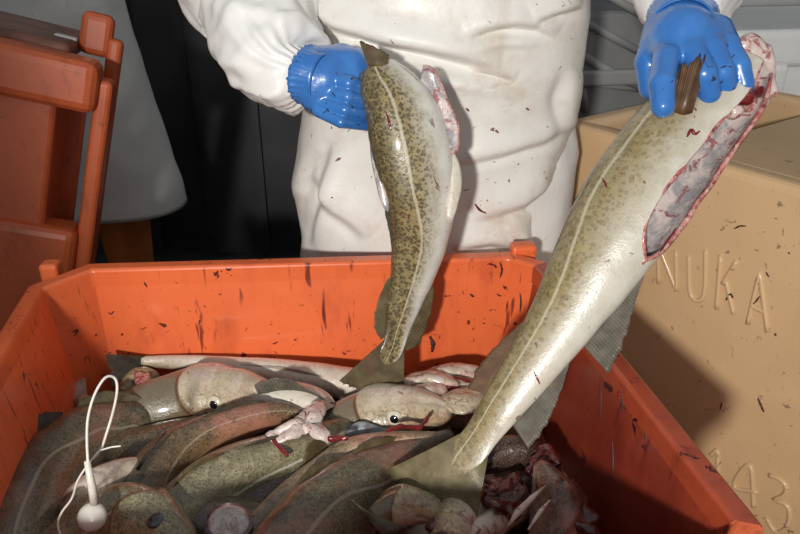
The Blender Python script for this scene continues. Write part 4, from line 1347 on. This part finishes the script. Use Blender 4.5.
# head with the black eye, looking right
f12 = pile('cod', 'cod with a pinkish grey head and black eye below the hanging tail', [(452, 414, 4), (446, 413, 11), (430, 411, 19), (406, 411, 26), (378, 413, 29), (350, 420, 26), (325, 432, 18)],
           [.60, .60, .60, .598, .59, .58, .57], sv(0.1, -0.90, 0.42), S['pale'], head=0.70, wr=0.85, bump=0.05)
f12.eye(0.40, 0.36, -1, 0.0105); f12.eye(0.40, 0.36, 1, 0.0105)
slab('gill_membrane', [(350, 426), (362, 422), (380, 428), (394, 434), (380, 440), (360, 440), (346, 436)], 1.005, M['membrane'], f12.root, 0.003, 0.006)
bl = blend_solid('blood_clot', [(onz(388, 430, .628), onz(402, 426, .628), .003, .0035), (onz(402, 426, .628), onz(420, 428, .618), .0025, .003), (onz(420, 428, .618), onz(430, 414, .622), .003, .002)], 0.002, 0.004, M['bloodwet'], None, dn=lambda P: sinoise(P, 280, 7) * 0.0015, it=1)
tag(bl, 'smeared dark red blood under the black eye', 'blood clot')

# cut heads and throats by the back wall
hd = []
for lab, pts, z, dd, mt in (
        ('white cod throat piece against the back wall right of the hanging tail', [(488, 380, 6), (478, 376, 11), (458, 373, 12), (438, 372, 9), (427, 373, 4)], .59, sv(0.1, -0.4, -0.8), S['throat']),
        ('cod head lying throat up beside the hanging tail', [(398, 388, 5), (408, 386, 11), (428, 384, 14), (448, 383, 11), (460, 386, 5)], .597, sv(0.0, -0.5, -0.7), S['throat']),
        ('olive and white cod head between the pinkish head and the gutted cod', [(436, 396, 5), (446, 398, 12), (464, 400, 17), (484, 400, 18), (505, 404, 14)], .592, sv(0.2, -0.8, 0.2), S['pale'])):
    h = pile('cut_cod', lab, pts, z - 0.012, dd, mt, wr=0.7, cat='fish head', bump=0.12, seed=len(lab))
    hd.append(h)
for h, ol, z, dm, an in (
        (0, [(430, 372), (446, 365), (466, 365), (484, 371), (487, 381), (474, 382), (458, 376), (440, 376)], .603, .010, 0.9),
        (0, [(452, 378), (470, 382), (486, 388), (484, 396), (466, 390), (450, 384)], .603, .006, 0.9),
        (1, [(400, 381), (414, 374), (436, 372), (454, 378), (459, 386), (444, 386), (424, 383), (408, 386)], .610, .010, 0.9),
        (1, [(414, 388), (430, 385), (446, 388), (444, 396), (428, 399), (414, 396)], .610, .008, 0.95),
        (2, [(440, 399), (454, 391), (472, 388), (486, 394), (484, 410), (464, 415), (448, 410)], .612, .012, 0.36)):
    slab('gill_cover', ol, 1.0, S['throat'], hd[h].root, 0.003, dm, Vector((0, -0.45, 0.9)), 7, z=z, ang=an, wob=0.004)
for h, pp, z in ((0, [(452, 376), (466, 380), (480, 385), (488, 386)], .612), (1, [(402, 392), (418, 388), (440, 387), (458, 388)], .613), (2, [(444, 397), (456, 390), (470, 387)], .614)):
    tube('blood_streak', [onz(u, v, z) for u, v in pp], [.001, .0032, .0025, .001][:len(pp)] if len(pp) == 4 else [.001, .003, .001], M['bloodwet'], hd[h].root, 7)

# right-hand corner: bloody heads and offal
f14 = pile('cut_cod', 'bloody dark cod head with its snout up in the corner of the tub', [(540, 462, 4), (543, 470, 11), (549, 484, 20), (557, 504, 28), (563, 530, 33), (566, 560, 34)], [.63, .628, .62, .61, .60, .58], sv(0.62, 0.1, 0.7), S['blood'], head=0.85, wr=0.85, cat='fish head', bump=0.14)
for e_ in (f14.eye(0.36, 0.18, -1, 0.007), f14.eye(0.36, 0.18, 1, 0.007)):
    e_.data.materials[0] = M['gut']
tube('gill_edge', [onz(508, 526, .625), onz(518, 512, .636), onz(532, 498, .642), onz(545, 486, .640)], [.001, .0045, .0035, .001], M['cutpale'], f14.root, 8)
tube('gill_edge', [onz(528, 530, .636), onz(540, 512, .645), onz(550, 500, .648)], [.001, .003, .001], M['cutpale'], f14.root, 8)
tube('gill_edge', [onz(562, 470, .63), onz(572, 486, .635), onz(580, 506, .625)], [.001, .003, .001], M['cut'], f14.root, 8)
f15 = pile('cut_cod', 'dark brown gill cover of a cod behind the gutted tail', [(478, 474, 4), (486, 466, 15), (503, 458, 24), (522, 456, 24), (537, 456, 14), (544, 456, 4)], .60, sv(-0.1, 0.7, 0.5), S['liver'], wr=0.7, cat='fish head', bump=0.05)
f16 = pile('cut_cod', 'pale whitish cod head lying below the tail of the gutted cod', [(441, 516, 4), (436, 513, 11), (424, 507, 17), (404, 505, 20), (386, 510, 18), (372, 518, 12)], .612, sv(0.1, 0.9, 0.1), S['pale'], head=0.8, wr=0.9, cat='fish head', bump=0.22)
f17 = pile('cut_cod', 'pale pink cod trunk right of the tail of the gutted cod', [(482, 484, 8), (476, 492, 15), (466, 506, 20), (456, 524, 22), (448, 548, 22)], .60, sv(-0.8, 0.3, 0.1), S['throat'], wr=0.9, cat='fish piece', bump=0.22)
f18 = pile('cut_cod', 'long pale cod flank under the bloody offal', [(535, 500, 8), (520, 508, 14), (498, 520, 18), (474, 535, 20), (452, 552, 20)], .588, sv(0.2, -0.4, -0.8), S['throat'], wr=0.8, cat='fish piece', bump=0.22)
rnd = random.Random(8)
for lab, pts_, rr, mt in (
        ('dark red entrails heaped between the pale trunk and the bloody head', [(492, 482), (505, 488), (515, 482), (508, 498), (498, 505), (488, 496), (512, 508), (522, 496)], .012, 'gut'),
        ('clotted dark offal against the right wall of the tub', [(572, 492), (582, 505), (590, 520), (580, 530), (596, 536)], .013, 'gut'),
        ('blood-soaked gill scraps above the bloody head', [(530, 470), (545, 452), (556, 462), (536, 482), (552, 474)], .010, 'gut'),
        ('dark red offal at the tip of the gutted tail', [(432, 528), (446, 522), (456, 532), (440, 540)], .010, 'gut')):
    cs = []
    for (a, b) in zip(pts_[:-1], pts_[1:]):
        z0, z1 = .612 + rnd.uniform(-.004, .012), .612 + rnd.uniform(-.004, .012)
        cs.append((onz(*a, z0), onz(*b, z1), rr * rnd.uniform(.7, 1.1), rr * rnd.uniform(.6, 1.0)))
    sd_ = rnd.random() * 9
    o = blend_solid('entrails', cs, 0.0024, 0.005, M[mt], None, dn=lambda P: sinoise(P, 170, sd_) * 0.0035 + sinoise(P, 420, sd_) * 0.0012, it=1)
    tag(o, lab, 'entrails')

# cod further down that show only through the gaps
for lab, pts, z, dd, mt in (
        ('cod half buried under the rusty one', [(80, 470, 20), (118, 462, 34), (170, 455, 40), (230, 440, 34), (300, 425, 22), (340, 420, 12)], .535, sv(0, 0.5, 0.8), S['rust']),
        ('cod half buried below the brown head beside the float', [(60, 560, 26), (100, 545, 40), (160, 535, 48), (240, 535, 44), (320, 545, 30)], .545, sv(0, 0.6, 0.7), S['dark']),
        ('cod half buried under the heads by the back wall', [(340, 405, 20), (390, 402, 28), (440, 405, 30), (490, 415, 28), (530, 430, 18)], .545, sv(0, 0.2, 0.9), S['pinkish']),
        ('cod half buried under the offal in the corner', [(430, 510, 26), (480, 500, 40), (530, 500, 42), (556, 520, 32), (566, 555, 24)], .545, sv(0, 0.3, 0.9), S['blood']),
        ('cod half buried under the pinkish and lined cod', [(210, 540, 30), (260, 505, 42), (320, 470, 44), (390, 450, 36), (450, 445, 24)], .535, sv(-0.3, 0.3, 0.9), S['blood'])):
    pile('cod', lab, pts, z, dd, mt, wr=0.8)

# ------------------------------------------------------------------ white float with its loop of line
tg = empty('float_tag', onz(92, 520, .64), 'white round float on a loop of white line lying on the catch', 'float')
fp = onz(92, 517, .655)
ball('float', fp, 14.5 * depth(fp) / F, M['tagwhite'], tg, sv(0, 0.3, 1), 0.6, 28)
td = depth(fp)
tube('sleeve', [pt(95, 503, td - .012), pt(92, 486, td - .022), pt(87, 461, td - .03)], [4.6 * td / F, 4.0 * td / F, 2.8 * td / F], M['tagwhite'], tg, 12)
lpn = [(88, 463, -.030), (87, 440, -.03), (88, 418, -.03), (94, 396, -.03), (103, 380, -.025), (110, 376, -.02), (116, 380, -.015), (117, 392, -.012), (113, 412, -.008), (107, 432, -.002), (101, 449, .0), (92, 460, -.012)]
tube('loop', [pt(u, v, td + d) for (u, v, d) in lpn], 1.35 * td / F, M['tagwhite'], tg, 8, 70)
tube('line_end', [pt(101, 450, td - .004), pt(112, 447, td - .006), pt(121, 446, td - .004)], 0.9 * td / F, M['tagwhite'], tg, 6, 16)
tube('line_end', [pt(100, 450, td - .004), pt(90, 462, td - .02), pt(78, 480, td - .02), pt(72, 498, td - .01), pt(62, 512, td - .008), pt(58, 524, td - .006), pt(62, 540, td - .008)], 1.2 * td / F, M['tagwhite'], tg, 6, 40)

# ------------------------------------------------------------------ blood spots lying on the surfaces
bpy.context.view_layer.update()
dg = bpy.context.evaluated_depsgraph_get()


def blood(pxs, r, mat='bloodwet', under=None):
    """a thin smear following the surface met at these points of the picture"""
    P, ob, N = [], None, None
    for (u, v) in pxs:
        ok, loc, nrm, _, o, _ = scene.ray_cast(dg, CAM, ray(u, v).normalized())
        if not ok: return
        if ob is None: ob = o
        P.append(loc + nrm * r * 0.2)
    root = ob
    while root.parent is not None: root = root.parent
    if under is not None and root is not under: return
    if max((a - b).length for a, b in zip(P[:-1], P[1:])) > 0.08: return
    rad = [r * (0.45 + 0.55 * math.sin(math.pi * (k + 0.5) / 14)) * (0.8 + 0.4 * random.random()) for k in range(14)]
    C = catmull([tuple(p) for p in P], 14)
    v, f = tube_vf(C, rad, 7)
    mesh_obj('blood_spot', v, f, M[mat], root)


for pxs, r, un in (
        ([(687, 137), (691, 130), (695, 134), (700, 131)], .0024, fb.root), ([(690, 106), (696, 110), (694, 118)], .0012, fb.root), ([(602, 178), (605, 183), (607, 188)], .0014, fb.root),
        ([(534, 372), (537, 378), (540, 384)], .0013, fb.root), ([(494, 446), (500, 441), (504, 437)], .0013, fb.root), ([(660, 252), (668, 240), (676, 228)], .0016, fb.root),
        ([(386, 112), (389, 121), (391, 130)], .0017, fa.root), ([(434, 178), (437, 184), (440, 188)], .0009, fa.root), ([(408, 215), (409, 219)], .0012, fa.root),
        ([(475, 204), (480, 210), (486, 213)], .0022, person), ([(466, 108), (469, 111)], .0018, person), ([(526, 108), (529, 110)], .0014, person), ([(331, 197), (333, 198)], .0012, person),
        ([(430, 336), (433, 344), (432, 352)], .0042, tub), ([(520, 293), (521, 302), (520, 312)], .0018, tub), ([(500, 262), (502, 270), (500, 278)], .0018, tub), ([(470, 294), (474, 297)], .0022, tub),
        ([(144, 282), (147, 287)], .0016, tub), ([(108, 312), (111, 314), (114, 311)], .0014, tub), ([(72, 332), (78, 330), (74, 336)], .0014, tub), ([(460, 361), (456, 365), (458, 369)], .0012, tub),
        ([(600, 380), (601, 400), (600, 420)], .0016, tub), ([(622, 392), (623, 412)], .0014, tub), ([(612, 440), (613, 462), (612, 480)], .0018, tub), ([(645, 430), (646, 446)], .0014, tub), ([(570, 470), (571, 492)], .0018, tub),
        ([(758, 398), (761, 405), (764, 412)], .0022, beige), ([(734, 229), (740, 226), (746, 226)], .0014, beige), ([(726, 300), (730, 294), (733, 298)], .0020, beige), ([(753, 304), (757, 300), (760, 296)], .0015, beige),
        ([(766, 272), (769, 277)], .0016, beige), ([(775, 333), (776, 336)], .0016, beige), ([(722, 402), (720, 410)], .0010, beige), ([(788, 252), (790, 254)], .0012, beige)):
    blood(pxs, r, 'dryblood' if un is tub or un is beige else 'bloodwet', un)
